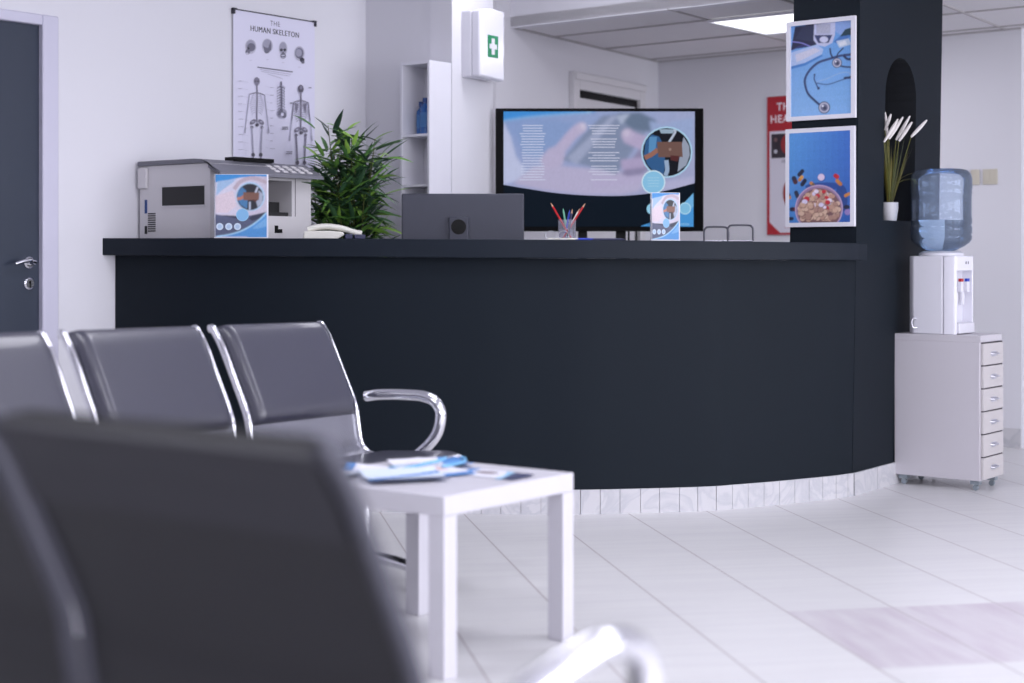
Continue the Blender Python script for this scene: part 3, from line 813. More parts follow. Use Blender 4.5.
for x in (0.115, 0.140): MB().box((x, -0.002, 0.315), (x+0.006, 0.0, 0.327)).build('indicator', M['gap'], ds)
MB().lathe([(0.070, 0), (0.098, 0.001), (0.098, 0.012), (0.080, 0.022), (0.070, 0.022)], dw/2, dd/2-0.004, 32, z0=dz).build('collar', M['white'], ds)
MB().tube(cat_rom([(-0.002, dd-0.05, 0.065), (-0.016, dd-0.04, 0.070), (-0.024, dd-0.035, 0.05), (-0.018, dd-0.04, 0.028), (-0.002, dd-0.05, 0.028)], 6), 0.0028, 8).build('drain_hose', M['satin'], ds)
# bottle
cxy = Rd = Matrix.Rotation(math.radians(CA), 4, 'Z') @ Vector((dw/2, dd/2-0.004, 0))
bt = thing('water_bottle', 'large blue-tinted water bottle, half empty, upside down on the dispenser', 'bottle', (do.x + cxy.x, do.y + cxy.y, 0.688 + dz + 0.004))
bprof = [(0.030, -0.001), (0.032, 0.012), (0.062, 0.020), (0.100, 0.038), (0.125, 0.056), (0.134, 0.070), (0.136, 0.085), (0.132, 0.092), (0.136, 0.100), (0.136, 0.128), (0.132, 0.136), (0.136, 0.144),
         (0.136, 0.165), (0.134, 0.172), (0.134, 0.275), (0.137, 0.283), (0.134, 0.291), (0.137, 0.299), (0.137, 0.345), (0.131, 0.368), (0.116, 0.384), (0.092, 0.390), (0.0001, 0.386)]
MB().lathe(bprof, 0, 0, 48).build('shell', M['bigbottle'], bt, smooth=50)
wprof = [(0.0001, 0.012), (0.030, 0.012), (0.060, 0.024), (0.098, 0.042), (0.122, 0.060), (0.1305, 0.075), (0.1305, 0.158), (0.0001, 0.158)]
MB().lathe(wprof, 0, 0, 40).build('water', M['water'], bt, smooth=50)

# ------------------------------------------------------------------ pictures on the pillar
def frame_on_pillar(label, ztop_, zbot, art_fn):
    w, hgt = 0.336, ztop_ - zbot
    p = K0 + v2(-0.777, 0.629)*(0.346 if ztop_ > 2 else 0.341) + v2(0.0165*(ztop_+zbot)/2 + 0.000, 0)
    p = p + v2(-0.629, -0.777)*0.021
    t = thing('framed_picture', label, 'picture', (p.x, p.y, zbot), math.degrees(math.atan2(-0.629, 0.777)))
    b = 0.019
    MB().box((0, 0, 0), (w, 0.018, b)).box((0, 0, hgt-b), (w, 0.018, hgt)).box((0, 0, b), (b, 0.018, hgt-b)).box((w-b, 0, b), (w, 0.018, hgt-b)).build('frame', M['white'], t, smooth=0)
    a = art_fn(w-2*b, hgt-2*b); a.build('print', M['gloss_print'], t, loc=(b, 0.012, b))
    MB().box((b, 0.0122, b), (w-b, 0.0175, hgt-b)).build('backing', M['white'], t)
    return t
def steth(w, h_):
    def m(x, y):
        u = (x-36)/364; yt = 98-30*u; yb = 625-20*u; return (u*w, (yb-y)/(yb-yt)*h_)
    a = Art(m)
    a.grad([(36, 625), (400, 605), (400, 68), (36, 98)], [c(140, 184, 232), c(132, 180, 232), c(100, 156, 218), c(108, 160, 220)])
    a.poly([(36, 232), (60, 100), (176, 86), (188, 205), (150, 215)], c(40, 44, 72))
    a.poly([(60, 170), (110, 96), (172, 90), (186, 190)], c(50, 56, 84))
    a.poly([(36, 255), (150, 215), (36, 310)], c(92, 150, 214)); a.stroke([(38, 186), (100, 195), (170, 222)], 5, c(150, 150, 230)); a.stroke([(38, 236), (90, 214), (120, 212)], 5, c(60, 60, 130))
    a.poly([(36, 250), (120, 225), (190, 205), (232, 232), (222, 262), (120, 310), (60, 338), (36, 330)], c(176, 196, 232))
    a.poly([(60, 262), (180, 222), (214, 240), (110, 290), (70, 306)], c(206, 206, 226))
    a.poly([(36, 330), (120, 310), (222, 262), (226, 272), (120, 326), (36, 346)], c(74, 130, 200))
    a.poly([(290, 190), (400, 100), (400, 150), (330, 210)], c(72, 120, 190)); a.poly([(300, 70), (400, 68), (400, 130), (330, 150), (300, 130)], c(140, 170, 224))
    a.poly([(330, 160), (360, 120), (400, 108), (400, 150)], c(30, 62, 76))
    a.poly([(176, 86), (302, 76), (300, 150), (284, 196), (240, 218), (196, 208), (172, 178)], c(196, 200, 228))
    a.poly([(176, 150), (284, 150), (262, 196), (200, 196)], c(58, 66, 108)); a.disc(234, 176, 26, c(206, 208, 232), 18)
    a.rect(190, 86, 272, 142, c(170, 172, 196)); a.rect(196, 92, 266, 136, c(186, 188, 208))
    for q in range(5): a.rect(198, 96+q*8, 264, 98+q*8, c(150, 152, 176))
    a.poly([(306, 186), (380, 172), (396, 206), (326, 226)], c(190, 206, 226)); a.poly([(320, 196), (360, 184), (372, 206), (330, 216)], c(222, 226, 236))
    a.stroke([(400, 264), (330, 272), (262, 290), (200, 310), (150, 352), (122, 400), (122, 440), (140, 490), (180, 530), (210, 555)], 13, c(40, 50, 92))
    a.stroke([(400, 264), (330, 272), (262, 290), (200, 310), (150, 352), (122, 400), (124, 440), (142, 490)], 3, c(80, 96, 150))
    a.stroke([(350, 226), (318, 258), (310, 280)], 7, c(40, 46, 84)); a.stroke([(270, 226), (276, 262), (290, 286)], 9, c(40, 46, 84))
    a.stroke([(400, 292), (372, 290), (350, 270)], 14, c(40, 48, 88)); a.stroke([(400, 338), (360, 336), (330, 330)], 9, c(44, 54, 96))
    a.stroke([(180, 376), (176, 404), (186, 428), (200, 458)], 7, c(50, 66, 116)); a.disc(202, 458, 8, c(44, 56, 100)); a.disc(178, 380, 6, c(50, 66, 116))
    a.stroke([(188, 428), (260, 436), (350, 408), (400, 398)], 6, c(70, 96, 150)); a.stroke([(190, 420), (250, 404), (330, 372), (380, 370), (392, 392)], 3, c(170, 190, 220)); a.stroke([(352, 402), (400, 396)], 14, c(44, 54, 92), smooth=False)
    for x, y, r in ((312, 312, 29), (236, 570, 35)):
        a.disc(x, y, r, c(44, 52, 84)); a.disc(x, y, r*0.86, c(196, 196, 214)); a.disc(x, y, r*0.62, c(110, 112, 140)); a.disc(x+r*.1, y+r*.1, r*0.3, c(60, 64, 90)); a.disc(x-r*.25, y-r*.25, r*0.18, c(235, 235, 245))
    a.soften(w, h_, 130, 0.75, 0.03)
    return a
def pills(w, h_):
    def m(x, y):
        u = (x-36)/391; yt = 58-18*u; return (u*w, (632-y)/(632-yt)*h_)
    a = Art(m)
    a.grad([(36, 632), (427, 632), (427, 40), (36, 58)], [c(72, 132, 200), c(44, 90, 170), c(62, 112, 196), c(92, 156, 222)])
    def cap(x, y, L_, w_, ang, c1, c2):
        ca, sa = math.cos(ang), math.sin(ang)
        a.stroke([(x-ca*L_/2, y-sa*L_/2), (x, y)], w_, c1, smooth=False); a.stroke([(x, y), (x+ca*L_/2, y+sa*L_/2)], w_, c2, smooth=False)
        a.disc(x-ca*L_/2, y-sa*L_/2, w_/2, c1); a.disc(x+ca*L_/2, y+sa*L_/2, w_/2, c2)
    navy, orng, redc = c(30, 36, 62), c(200, 132, 62), c(176, 34, 44)
    a.disc(260, 400, 120, c(40, 76, 150), 26); a.disc(372, 480, 40, c(40, 72, 140), 90)
    cap(72, 358, 26, 30, 1.2, navy, c(70, 30, 40)); cap(112, 312, 30, 26, 2.3, navy, navy); cap(112, 348, 24, 22, -0.9, orng, c(220, 160, 70)); cap(130, 374, 30, 26, 2.2, navy, navy)
    cap(86, 450, 26, 26, 1.2, navy, navy); cap(36, 460, 22, 20, 1.3, navy, orng); cap(62, 545, 20, 26, 0, navy, c(90, 30, 50)); cap(45, 605, 18, 22, 0, navy, navy)
    cap(186, 384, 18, 22, 0.7, orng, c(110, 90, 60)); a.disc(246, 344, 26, c(40, 84, 160)); a.disc(244, 341, 22, c(222, 204, 226))
    cap(340, 336, 12, 28, 0.6, redc, c(196, 40, 50)); cap(356, 376, 30, 24, 0.8, orng, c(190, 120, 60)); cap(410, 456, 26, 20, -0.5, orng, c(196, 130, 70)); a.disc(412, 568, 20, c(150, 130, 190)); a.disc(405, 535, 20, navy, 14)
    # bowl, cut at the lower edge of the print
    def clipd(x, y, r, col, n=40):
        pts = [(x + r*math.cos(t), min(631.0, y + r*math.sin(t))) for t in [2*math.pi*q/n for q in range(n)]]
        a.poly(pts, col)
    clipd(228, 544, 154, c(196, 172, 200)); clipd(228, 544, 147, c(150, 122, 156)); clipd(230, 550, 138, c(120, 88, 92))
    rnd = random.Random(5)
    for q in range(330):
        t, r = rnd.uniform(0, 2*math.pi), 126*math.sqrt(rnd.random()); x, y = 230+r*math.cos(t), 550+r*math.sin(t)
        if y > 612: continue
        col = rnd.choice([c(204, 168, 146), c(190, 150, 132), c(214, 182, 160), c(176, 138, 124)])
        if y < 540 and rnd.random() < 0.22: col = rnd.choice([c(232, 220, 236), c(196, 40, 56), c(220, 210, 236)])
        rr = rnd.uniform(13, 19); a.disc(x+1.5, y+3, rr*1.04, c(118, 82, 80), rr*0.9, 12); a.disc(x, y, rr, col, rr*0.86, 12)
    a.soften(w, h_, 130, 0.7, 0.03)
    return a
Art.STEP = 0.00002
frame_on_pillar('white-framed photo of a stethoscope on blue, upper of two on the pillar', 2.082, 1.640, steth)
frame_on_pillar('white-framed photo of a bowl of pills on blue, lower of two on the pillar', 1.604, 1.168, pills)
Art.STEP = 0.0002

# ------------------------------------------------------------------ skeleton chart on the left wall
def wall_pt(px, out=0.0):
    k_ = (px-512)/F_PX; t = (k_*A.y - A.x)/(U.x - k_*U.y); p = A + U*t + V*out; return p
pp = wall_pt(231.5, 0.012)
po = thing('anatomy_chart', 'tall white anatomy chart headed THE HUMAN SKELETON hanging on the left wall', 'poster', (pp.x, pp.y, 1.37), 52)
Wp, Hp = 0.537, 0.832
MB().box((0, 0.0, 0), (Wp, 0.004, Hp)).build('panel', M['white'], po)
def pm(x, y):
    u = (x-42)/285; yt = 33+45*u; return (u*Wp, Hp - (y-yt)/(725-41*u))
a = Art(pm); a.STEP = 0.00006
a.poly([(42, 33), (327, 78), (327, 78+684*Hp), (42, 33+725*Hp)], c(222, 220, 240))
g1, g2, g3, g4 = c(56, 54, 68), c(110, 108, 126), c(160, 158, 178), c(190, 188, 206)
a.text('THE', Wp*0.50, Hp-0.040, 0.034, c(84, 80, 100)); [a.text('HUMAN SKELETON', Wp*0.50 + q_, Hp-0.079, 0.037, c(24, 22, 40), sx=0.93) for q_ in (-0.0008, 0.0, 0.0008)]
for x, y, kd in ((100, 165, 0), (157, 162, 1), (212, 172, 2), (270, 188, 3)):
    a.disc(x, y-4, 19 if kd != 2 else 15, g4, 25); a.disc(x, y-6, 16 if kd != 2 else 13, g3, 20)
    if kd == 0: a.disc(x+2, y-2, 14, g2, 14); a.disc(x-10, y+14, 8, g2, 9); a.disc(x-12, y+20, 5, g4, 4); a.disc(x-8, y+2, 4, g1, 4)
    if kd == 1: a.poly([(x-15, y-4), (x+2, y+6), (x+12, y-22), (x+14, y+8), (x+2, y+22), (x-10, y+14)], g1 if False else g2); a.disc(x-3, y+12, 8, g2, 10)
    if kd == 2:
        a.disc(x-6, y, 5, g1, 5); a.disc(x+6, y, 5, g1, 5); a.poly([(x, y+4), (x+3, y+11), (x-3, y+11)], g1); a.disc(x, y+20, 10, g2, 10); a.rect(x-6, y+17, x+6, y+20, c(220, 218, 236)); a.disc(x, y+26, 6, g3, 3)
    if kd == 3: a.disc(x, y-4, 15, g2, 18); a.disc(x-2, y-6, 11, g3, 13); a.disc(x+10, y+18, 9, g1, 8, rot=0.6); a.disc(x+13, y+26, 6, g2, 5)
    a.rect(x-4, y+42, x+4, y+44, g4)
for q, (y, w_) in enumerate(((238, 62), (246, 54), (252, 50), (261, 26))):
    xx = 184; a.stroke([(xx-w_, y-7), (xx+w_, y+9)], 4.0 if q == 0 else 1.4, g2 if q == 0 else g3, smooth=False)
def figure(x, y, s, backside=False):
    A_ = c(128, 124, 142); B_ = c(170, 168, 188); D_ = c(88, 84, 98)
    def S(pts, w, col, **kw): a.stroke([(x+px*s, y+py*s) for px, py in pts], w*s, col, **kw)
    a.disc(x, y+2*s, 11*s, B_, 15*s)
    if backside: a.disc(x, y, 10*s, D_, 13*s); a.disc(x+1, y-4*s, 6*s, A_, 7*s)
    else:
        a.disc(x, y, 10*s, A_, 12*s); a.disc(x-4*s, y+1*s, 3*s, D_, 3*s); a.disc(x+4*s, y+1*s, 3*s, D_, 3*s); a.disc(x, y+13*s, 5*s, A_, 4*s)
    S([(0, 14), (1, 60), (0, 100), (0, 142)], 5, A_)
    for k_ in range(10): 
        yy = 46+k_*7; wd = 16+8*math.sin(k_/9*math.pi)
        S([(-wd, yy+5), (-wd*0.6, yy-2), (0, yy), (wd*0.6, yy-1), (wd, yy+7)], 1.6, B_ if not backside else A_)
    S([(-26, 46), (0, 40), (26, 48)], 3.2, A_)
    if backside:
        for sg in (-1, 1): a.poly([(x+sg*8*s, y+54*s), (x+sg*22*s, y+48*s), (x+sg*16*s, y+84*s)], A_)
    for sg in (-1, 1):
        S([(sg*26, 48), (sg*31, 92), (sg*33, 108)], 3.6, B_ if not backside else A_); S([(sg*33, 108), (sg*37, 140), (sg*39, 160)], 3.0, B_)
        S([(sg*39, 160), (sg*41, 178)], 5, B_, smooth=False)
        a.disc(x+sg*14*s, y+140*s, 12*s, A_, 7*s, rot=sg*0.7); a.disc(x+sg*14*s, y+139*s, 6*s, B_, 3*s)
        a.disc(x+sg*17*s, y+158*s, 5*s, D_, 5*s)
        S([(sg*18, 156), (sg*15, 200), (sg*13, 246)], 5.0, B_ if not backside else A_); a.disc(x+sg*13*s, y+252*s, 6*s, D_, 7*s)
        S([(sg*13, 256), (sg*12, 300), (sg*11, 345)], 4.2, A_); S([(sg*16, 260), (sg*15, 300), (sg*13, 344)], 1.6, B_); a.disc(x+sg*13*s, y+352*s, 8*s, A_, 4*s)
    a.disc(x, y+150*s, 6*s, D_, 6*s)
figure(120, 278, 1.0); figure(274, 304, 1.0, True)
# torso detail between the two
for k_ in range(11):
    yy = 300+k_*9; a.stroke([(188, yy+4), (200, yy-2), (214, yy+4), (212, yy+8)], 2.0, g2)
a.stroke([(202, 280), (204, 320), (204, 372)], 5, g2); a.stroke([(190, 300), (204, 294), (216, 302)], 3, g3)
a.disc(206, 388, 16, g3, 16); a.disc(200, 384, 8, g2, 12, rot=0.4); a.disc(211, 394, 9, g2, 11, rot=-0.5); a.disc(206, 392, 5, c(220, 218, 238), 6)
rnd = random.Random(3)
for k_ in range(11):
    a.rect(54, 278+k_*26, 54+rnd.uniform(12, 18), 279.6+k_*26, g3); a.stroke([(70, 279+k_*26), (88, 283+k_*26)], 0.8, g4, smooth=False)
    if k_ < 9: a.rect(162, 300+k_*26, 162+rnd.uniform(8, 18), 301.6+k_*26, g3); a.stroke([(146, 296+k_*26), (160, 300+k_*26)], 0.8, g4, smooth=False)
for x, y in ((204, 434), (204, 440), (218, 518), (218, 524), (232, 352), (298, 300)): a.rect(x, y, x+22 if x < 225 else x+12, y+3, g2)
a.build('chart_print', M['print'], po, loc=(0, -0.0005, 0))
clip = MB()
for x, z in ((0, Hp), (Wp, Hp)):
    clip.box((x-0.005, -0.010, z-0.022), (x+0.005, 0.0075, z+0.006)); clip.box((x-0.005 if x == 0 else x-0.018, -0.009, z-0.003), (x+0.018 if x == 0 else x+0.005, 0.006, z+0.0055))
clip.box((0.0, -0.004, Hp-0.002), (Wp, 0.006, Hp+0.003)); clip.build('hanging_rail', mat('dark_rail', c(52, 50, 62), 0.5), po)

# ------------------------------------------------------------------ red heart poster on the back wall
k_ = (768-512)/F_PX; t_ = (B0.x - k_*B0.y)/(k_*VB.y - VB.x); hp = B0 + VB*t_ - v2(0.629, 0.777)*0.012
hpo = thing('anatomy_chart', 'red-bordered heart chart on the back wall, half hidden by the pillar', 'poster', (hp.x, hp.y, 1.168), math.degrees(math.atan2(-0.629, 0.777)))
MB().box((0, 0, 0), (0.56, 0.004, 0.83)).build('panel', M['white'], hpo)
ah = Art(lambda x, y: (x, y)); ah.STEP = 0.0001
R_ = c(176, 34, 46)
ah.rect(0, 0, 0.56, 0.83, R_)
ah.poly([(0.018, 0.075), (0.09, 0.012), (0.545, 0.012), (0.545, 0.64), (0.30, 0.64), (0.24, 0.622), (0.018, 0.622)], c(214, 210, 222))
ah.text('THE', 0.128, 0.765, 0.064, c(240, 232, 236), 0.001); ah.text('HEART', 0.128, 0.692, 0.064, c(240, 232, 236), 0.001)
ah.rect(0.03, 0.46, 0.26, 0.605, c(48, 40, 50)); ah.disc(0.14, 0.54, 0.045, c(150, 40, 44), 0.06); ah.disc(0.06, 0.5, 0.012, c(200, 200, 210)); ah.disc(0.06, 0.57, 0.012, c(120, 90, 90))
ah.rect(0.10, 0.43, 0.2, 0.45, c(180, 176, 190))
ah.poly([(0.14, 0.30), (0.17, 0.40), (0.26, 0.42), (0.30, 0.30)], c(52, 74, 132)); ah.disc(0.24, 0.22, 0.15, c(148, 58, 52), 0.12, rot=-0.9); ah.disc(0.20, 0.24, 0.06, c(178, 92, 70), 0.07)
ah.stroke([(0.12, 0.045), (0.50, 0.045)], 0.003, R_, smooth=False)
ah.build('chart_print', M['print'], hpo, loc=(0, -0.0005, 0))

# ------------------------------------------------------------------ first-aid cabinet
fa0 = v2(-0.254, 7.96)
fab = thing('first_aid_cabinet', 'white first-aid cabinet with a green cross mounted on the pier', 'first-aid box', (fa0.x + 0.8*0.002, fa0.y - 0.6*0.002, 0), 53.13)
z0, z1 = 1.928, 2.258
MB().box((0, -0.0615, z0), (0.205, -0.001, z1)).build('body', M['white'], fab, bevel=0.008, seg=3)
dm = MB().ext([(0.0, z0), (0.205, z0-0.012), (0.205, z1+0.010), (0.10, z1+0.016), (0.0, z1)], 'y', -0.118, -0.062)
dm.build('door', M['whitegloss'], fab, bevel=0.012, seg=3)
MB().box((0.062, -0.1205, 2.028), (0.145, -0.1182, 2.138)).build('green_label', M['green'], fab)
cx_, cz_ = 0.1035, 2.083
MB().box((cx_-0.030, -0.1215, cz_-0.012), (cx_+0.030, -0.1207, cz_+0.012)).box((cx_-0.012, -0.1215, cz_-0.040), (cx_+0.012, -0.1207, cz_-0.0121)).box((cx_-0.012, -0.1215, cz_+0.0121), (cx_+0.012, -0.1207, cz_+0.040)).build('white_cross', M['white'], fab)

# ------------------------------------------------------------------ narrow shelf tower with bottles
sh0 = v2(-0.400, 7.75) + v2(-0.788, 0.616)*0.19
shf = thing('shelf_tower', 'narrow white open shelf tower standing beside the pier', 'shelf', (sh0.x, sh0.y, 0), -38)
sw, sd, sz = 0.19, 0.165, 1.99
MB().box((0, 0, 0), (0.014, sd, sz)).box((sw-0.014, 0, 0), (sw, sd, sz)).build('side_panel', M['white'], shf, bevel=0.001)
MB().box((0.0142, sd-0.006, 0.02), (sw-0.0142, sd, sz-0.0152)).build('back_panel', M['white'], shf)
MB().box((0.0142, 0, sz-0.015), (sw-0.0142, sd, sz)).build('top_panel', M['white'], shf)
for z in (0.02, 0.66, 0.90, 1.145, 1.39, 1.635):
    MB().box((0.0142, 0.002, z-0.012), (sw-0.0142, sd-0.0062, z)).build('shelf_board', M['white'], shf)
def small_bottle(lx, ly, z, r, hh, label):
    ca_, sa_ = math.cos(math.radians(-38)), math.sin(math.radians(-38))
    t = thing('bottle', label, 'bottle', (sh0.x + lx*ca_ - ly*sa_, sh0.y + lx*sa_ + ly*ca_, z), 0, 'blue bottles on the shelf tower')
    MB().lathe([(0.0001, 0), (r, 0.001), (r, hh*0.72), (r*0.55, hh*0.80), (r*0.4, hh*0.84), (r*0.4, hh*0.86), (0.0001, hh*0.86)], 0, 0, 20).build('body', M['bottle'], t, smooth=40)
    MB().lathe([(0.0001, hh*0.865), (r*0.55, hh*0.865), (r*0.5, hh), (0.0001, hh)], 0, 0, 16).build('cap', M['bottlecap'], t, smooth=40)
    MB().lathe([(r+0.0004, hh*0.2), (r+0.0004, hh*0.6)], 0, 0, 20).build('bottle_label', mat('pale_label', c(70, 120, 176), 0.5), t)
small_bottle(0.066, 0.085, 1.635, 0.026, 0.165, 'blue bottle with a dark blue cap, left of two on the shelf tower')
small_bottle(0.112, 0.060, 1.635, 0.026, 0.180, 'taller dark blue bottle, right of two on the shelf tower')

# ------------------------------------------------------------------ television on its stand
tv = thing('television', 'large black television on a floor stand showing a leaflet slide', 'television', (-0.0835, 8.10, 0))
S_ = 8.10/F_PX
z0, z1 = H_CAM + (257-231.3)*S_*1.0, H_CAM + (257-108.3)*S_
wT = 208*S_
MB().box((0, 0.0, z0), (wT, 0.035, z1)).build('casing', M['tvblack'], tv, bevel=0.003)
MB().box((0.1, 0.0352, z0+0.08), (wT-0.1, 0.06, z1-0.12)).build('rear_housing', M['black'], tv, bevel=0.01)
TX0, TZ0 = (490 + 58/4.27 - 495.5)*S_, H_CAM + (257 - 90 - 583/4.27)*S_
def tm(x, y): return ((490 + x/4.27 - 495.5)*S_ - TX0, H_CAM + (257 - 90 - y/4.27)*S_ - TZ0)
a = Art(tm); a.STEP = 0.00012
TLc, TRc, BRc, BLc = (58, 92), (874, 92), (874, 584), (58, 584)
a.grad([BLc, BRc, TRc, TLc], [c(168, 168, 204), c(160, 162, 198), c(160, 168, 204), c(128, 154, 204)])
a.poly([(58, 130), (140, 118), (300, 104), (420, 96), (480, 92), (58, 92)], c(66, 142, 216)); a.stroke([(58, 132), (160, 116), (300, 104), (430, 95)], 4, c(150, 200, 236))
a.poly([(58, 135), (90, 200), (110, 280), (150, 340), (130, 380), (58, 405)], c(188, 194, 226))
a.poly([(110, 170), (230, 130), (360, 140), (300, 220), (200, 290), (140, 270)], c(134, 156, 202))
a.poly([(100, 400), (180, 330), (240, 320), (420, 335), (560, 350), (650, 390), (640, 430), (560, 448), (400, 446), (240, 430)], c(180, 174, 206))
a.poly([(480, 110), (620, 96), (700, 130), (620, 240), (540, 360), (440, 330), (310, 300), (400, 190)], c(128, 140, 170))
a.poly([(330, 290), (520, 110), (545, 112), (370, 320)], c(158, 166, 196)); a.poly([(545, 100), (640, 95), (710, 130), (690, 180), (600, 165)], c(104, 120, 146))
a.poly([(540, 110), (600, 100), (560, 150)], c(170, 180, 206))
a.poly([(640, 250), (560, 360), (620, 380), (690, 330)], c(140, 134, 168))
a.stroke([(255, 300), (310, 240), (352, 190), (392, 158)], 46, c(184, 174, 206)); a.disc(390, 160, 23, c(188, 178, 208)); a.disc(398, 156, 13, c(204, 196, 220))
a.poly([(210, 300), (250, 250), (330, 225), (310, 320), (240, 340)], c(182, 174, 206))
a.stroke([(580, 195), (625, 215), (680, 235)], 60, c(178, 166, 200)); a.disc(588, 192, 28, c(184, 172, 204)); a.disc(582, 184, 15, c(198, 188, 214))
a.poly([(680, 130), (740, 150), (800, 130), (870, 120), (868, 270), (700, 250)], c(152, 168, 208)); a.stroke([(560, 320), (640, 310), (700, 300)], 44, c(172, 160, 196))
a.stroke([(440, 400), (560, 390), (680, 375)], 36, c(180, 172, 206)); a.poly([(700, 400), (868, 370), (868, 410), (740, 430)], c(176, 176, 210))
a.soften((874-58)/4.27*S_, (583-92)/4.27*S_, 200, 1.5, 0.015)
rnd = random.Random(8)
for q in range(21):
    y = 150 + q*11.6; w_ = rnd.uniform(40, 56); a.rect(182-w_, y, 182+w_, y+3.4, c(206, 212, 236))
    if q % 5 != 4: w_ = rnd.uniform(46, 68); a.rect(486-w_, y, 486+w_, y+3.4, c(208, 210, 232))
W_ = cat_rom([(58, 405), (160, 422), (300, 442), (460, 452), (600, 450), (740, 432), (874, 398)], 8)
a.poly([(874, 584), (58, 584)] + W_, c(8, 20, 32))
a.grad([(58, 500), (868, 500), (868, 420), (58, 430)], [c(8, 20, 32)]*4) if False else None
a.poly([(868, 440), (868, 584), (640, 582), (700, 560), (780, 520), (830, 480)], c(74, 150, 216)); a.poly([(868, 440), (868, 500), (760, 540), (720, 552), (780, 520), (830, 480)], c(112, 178, 226))
a.disc(832, 506, 26, c(170, 214, 238)); a.disc(832, 506, 21, c(130, 190, 226)); a.disc(692, 508, 24, c(150, 206, 234))
a.disc(754, 266, 110, c(170, 206, 232)); a.disc(754, 266, 103, c(24, 26, 34))
# what the round photo shows: two people in scrubs and coat holding a brown folder
a.poly([(664, 220), (690, 190), (722, 200), (748, 250), (745, 340), (738, 364), (700, 350), (672, 320), (656, 280)], c(52, 92, 140)); a.poly([(680, 200), (712, 200), (706, 260), (676, 270)], c(88, 140, 188))
a.poly([(722, 168), (786, 168), (780, 186), (730, 186)], c(150, 170, 190)); a.poly([(826, 200), (850, 240), (852, 280), (838, 320), (800, 350), (812, 260)], c(150, 158, 178)); a.stroke([(760, 230), (790, 180), (784, 172)], 10, c(180, 190, 210)); a.stroke([(752, 300), (756, 340), (748, 366)], 18, c(150, 170, 200))
a.stroke([(660, 290), (690, 275), (716, 255)], 20, c(150, 104, 92)); a.poly([(712, 222), (818, 222), (822, 286), (718, 288)], c(112, 84, 78)); a.poly([(770, 280), (810, 282), (800, 306), (770, 300)], c(84, 44, 46))
a.disc(768, 254, 6, c(150, 124, 116))
a.disc(697, 394, 51, c(206, 228, 242)); a.disc(697, 394, 46, c(136, 192, 228))
for q in range(4): a.rect(672, 374+q*12, 722, 376+q*12, c(176, 214, 236))
for q in range(2): a.rect(668, 570+q*5, 730, 572+q*5, c(60, 84, 104)); a.rect(800, 570+q*5, 850, 572+q*5, c(150, 200, 230))
a.build('screen_picture', M['screen'], tv, loc=(TX0, -0.0005, TZ0))
MB().box((0.3, 0.0605, z0+0.10), (wT-0.3, 0.075, z0+0.42)).build('mounting_plate', M['black'], tv, bevel=0.002)
for xa, xb in ((579, 588), (617, 627)):
    MB().box(((xa-495.5)*S_, 0.0755, 0.05), ((xb-495.5)*S_, 0.115, z0+0.25)).build('stand_post', M['black'], tv, bevel=0.003)
MB().box((0.25, -0.12, 0.01), (0.30, 0.30, 0.05)).box((0.75, -0.12, 0.01), (0.80, 0.30, 0.05)).box((0.301, 0.07, 0.015), (0.749, 0.12, 0.049)).build('stand_base', M['black'], tv, bevel=0.004)
MB().tube([((630-495.5)*S_, 0.09, 1.3), ((630-495.5)*S_, 0.09, 0.6), ((632-495.5)*S_, 0.09, 0.01)], 0.005, 8).build('power_cable', M['black'], tv)

# ------------------------------------------------------------------ monitor on the desk (seen from behind)
mo = thing('computer_monitor', 'grey computer monitor seen from behind over the counter', 'monitor', ((462.8-512)/F_PX*7.22, 7.22, 0.745))
mw = 122.5/F_PX*7.22; mt = H_CAM + (257-193.6)/F_PX*7.22 - 0.745
MB().box((-mw/2, 0.0, mt-0.335), (mw/2, 0.026, mt)).build('back_cover', M['monitor'], mo, bevel=0.006, seg=3)
MB().box((-mw/2+0.008, 0.0262, mt-0.327), (mw/2-0.008, 0.028, mt-0.008)).build('display', M['black'], mo)
sx = (459-462.8)/F_PX*7.22
MB().box((sx-0.045, -0.035, 0.012), (sx+0.045, -0.001, mt-0.105)).build('neck', M['monitor'], mo, bevel=0.006)
MB().lathe([(0.0001, -0.0365), (0.034, -0.0365), (0.034, -0.0352), (0.0001, -0.0352)], sx-0.0005, mt-0.151, 28, 'y').build('cable_hole', M['black'], mo)
MB().box((sx-0.12, -0.08, 0.0), (sx+0.12, 0.13, 0.0118)).build('base', M['satin'], mo, bevel=0.004)

# ------------------------------------------------------------------ printer on the counter
PA = 52.0
pn = v2(-1.2835, 6.80); zb = ztop(-1.3)
pr = thing('office_printer', 'large grey-white office printer at the left end of the counter', 'printer', (pn.x, pn.y, zb + 0.003), PA)
pw, pd, ph = 0.60, 0.462, 0.318
m = MB()
m.box((0, 0, 0), (pw, pd, 0.10)).box((0, 0, 0.10), (0.33, pd, ph-0.02)).box((0.48, 0, 0.10), (pw, pd, ph-0.02)).box((0.33, 0.20, 0.10), (0.48, pd, ph-0.02)).box((0.33, 0, ph-0.06), (0.48, 0.2, ph-0.02)).box((0, 0, ph-0.02), (pw, pd, ph))
m.build('body', M['printer'], pr, smooth=0)
MB().box((0.3302, 0.08, 0.1002), (0.4798, 0.199, 0.165)).build('output_tray', M['printer_blk'], pr)
MB().box((0.3302, 0.02, 0.1002), (0.4798, 0.079, 0.118)).build('paper_slot', M['printer_blk'], pr, bevel=0.003)
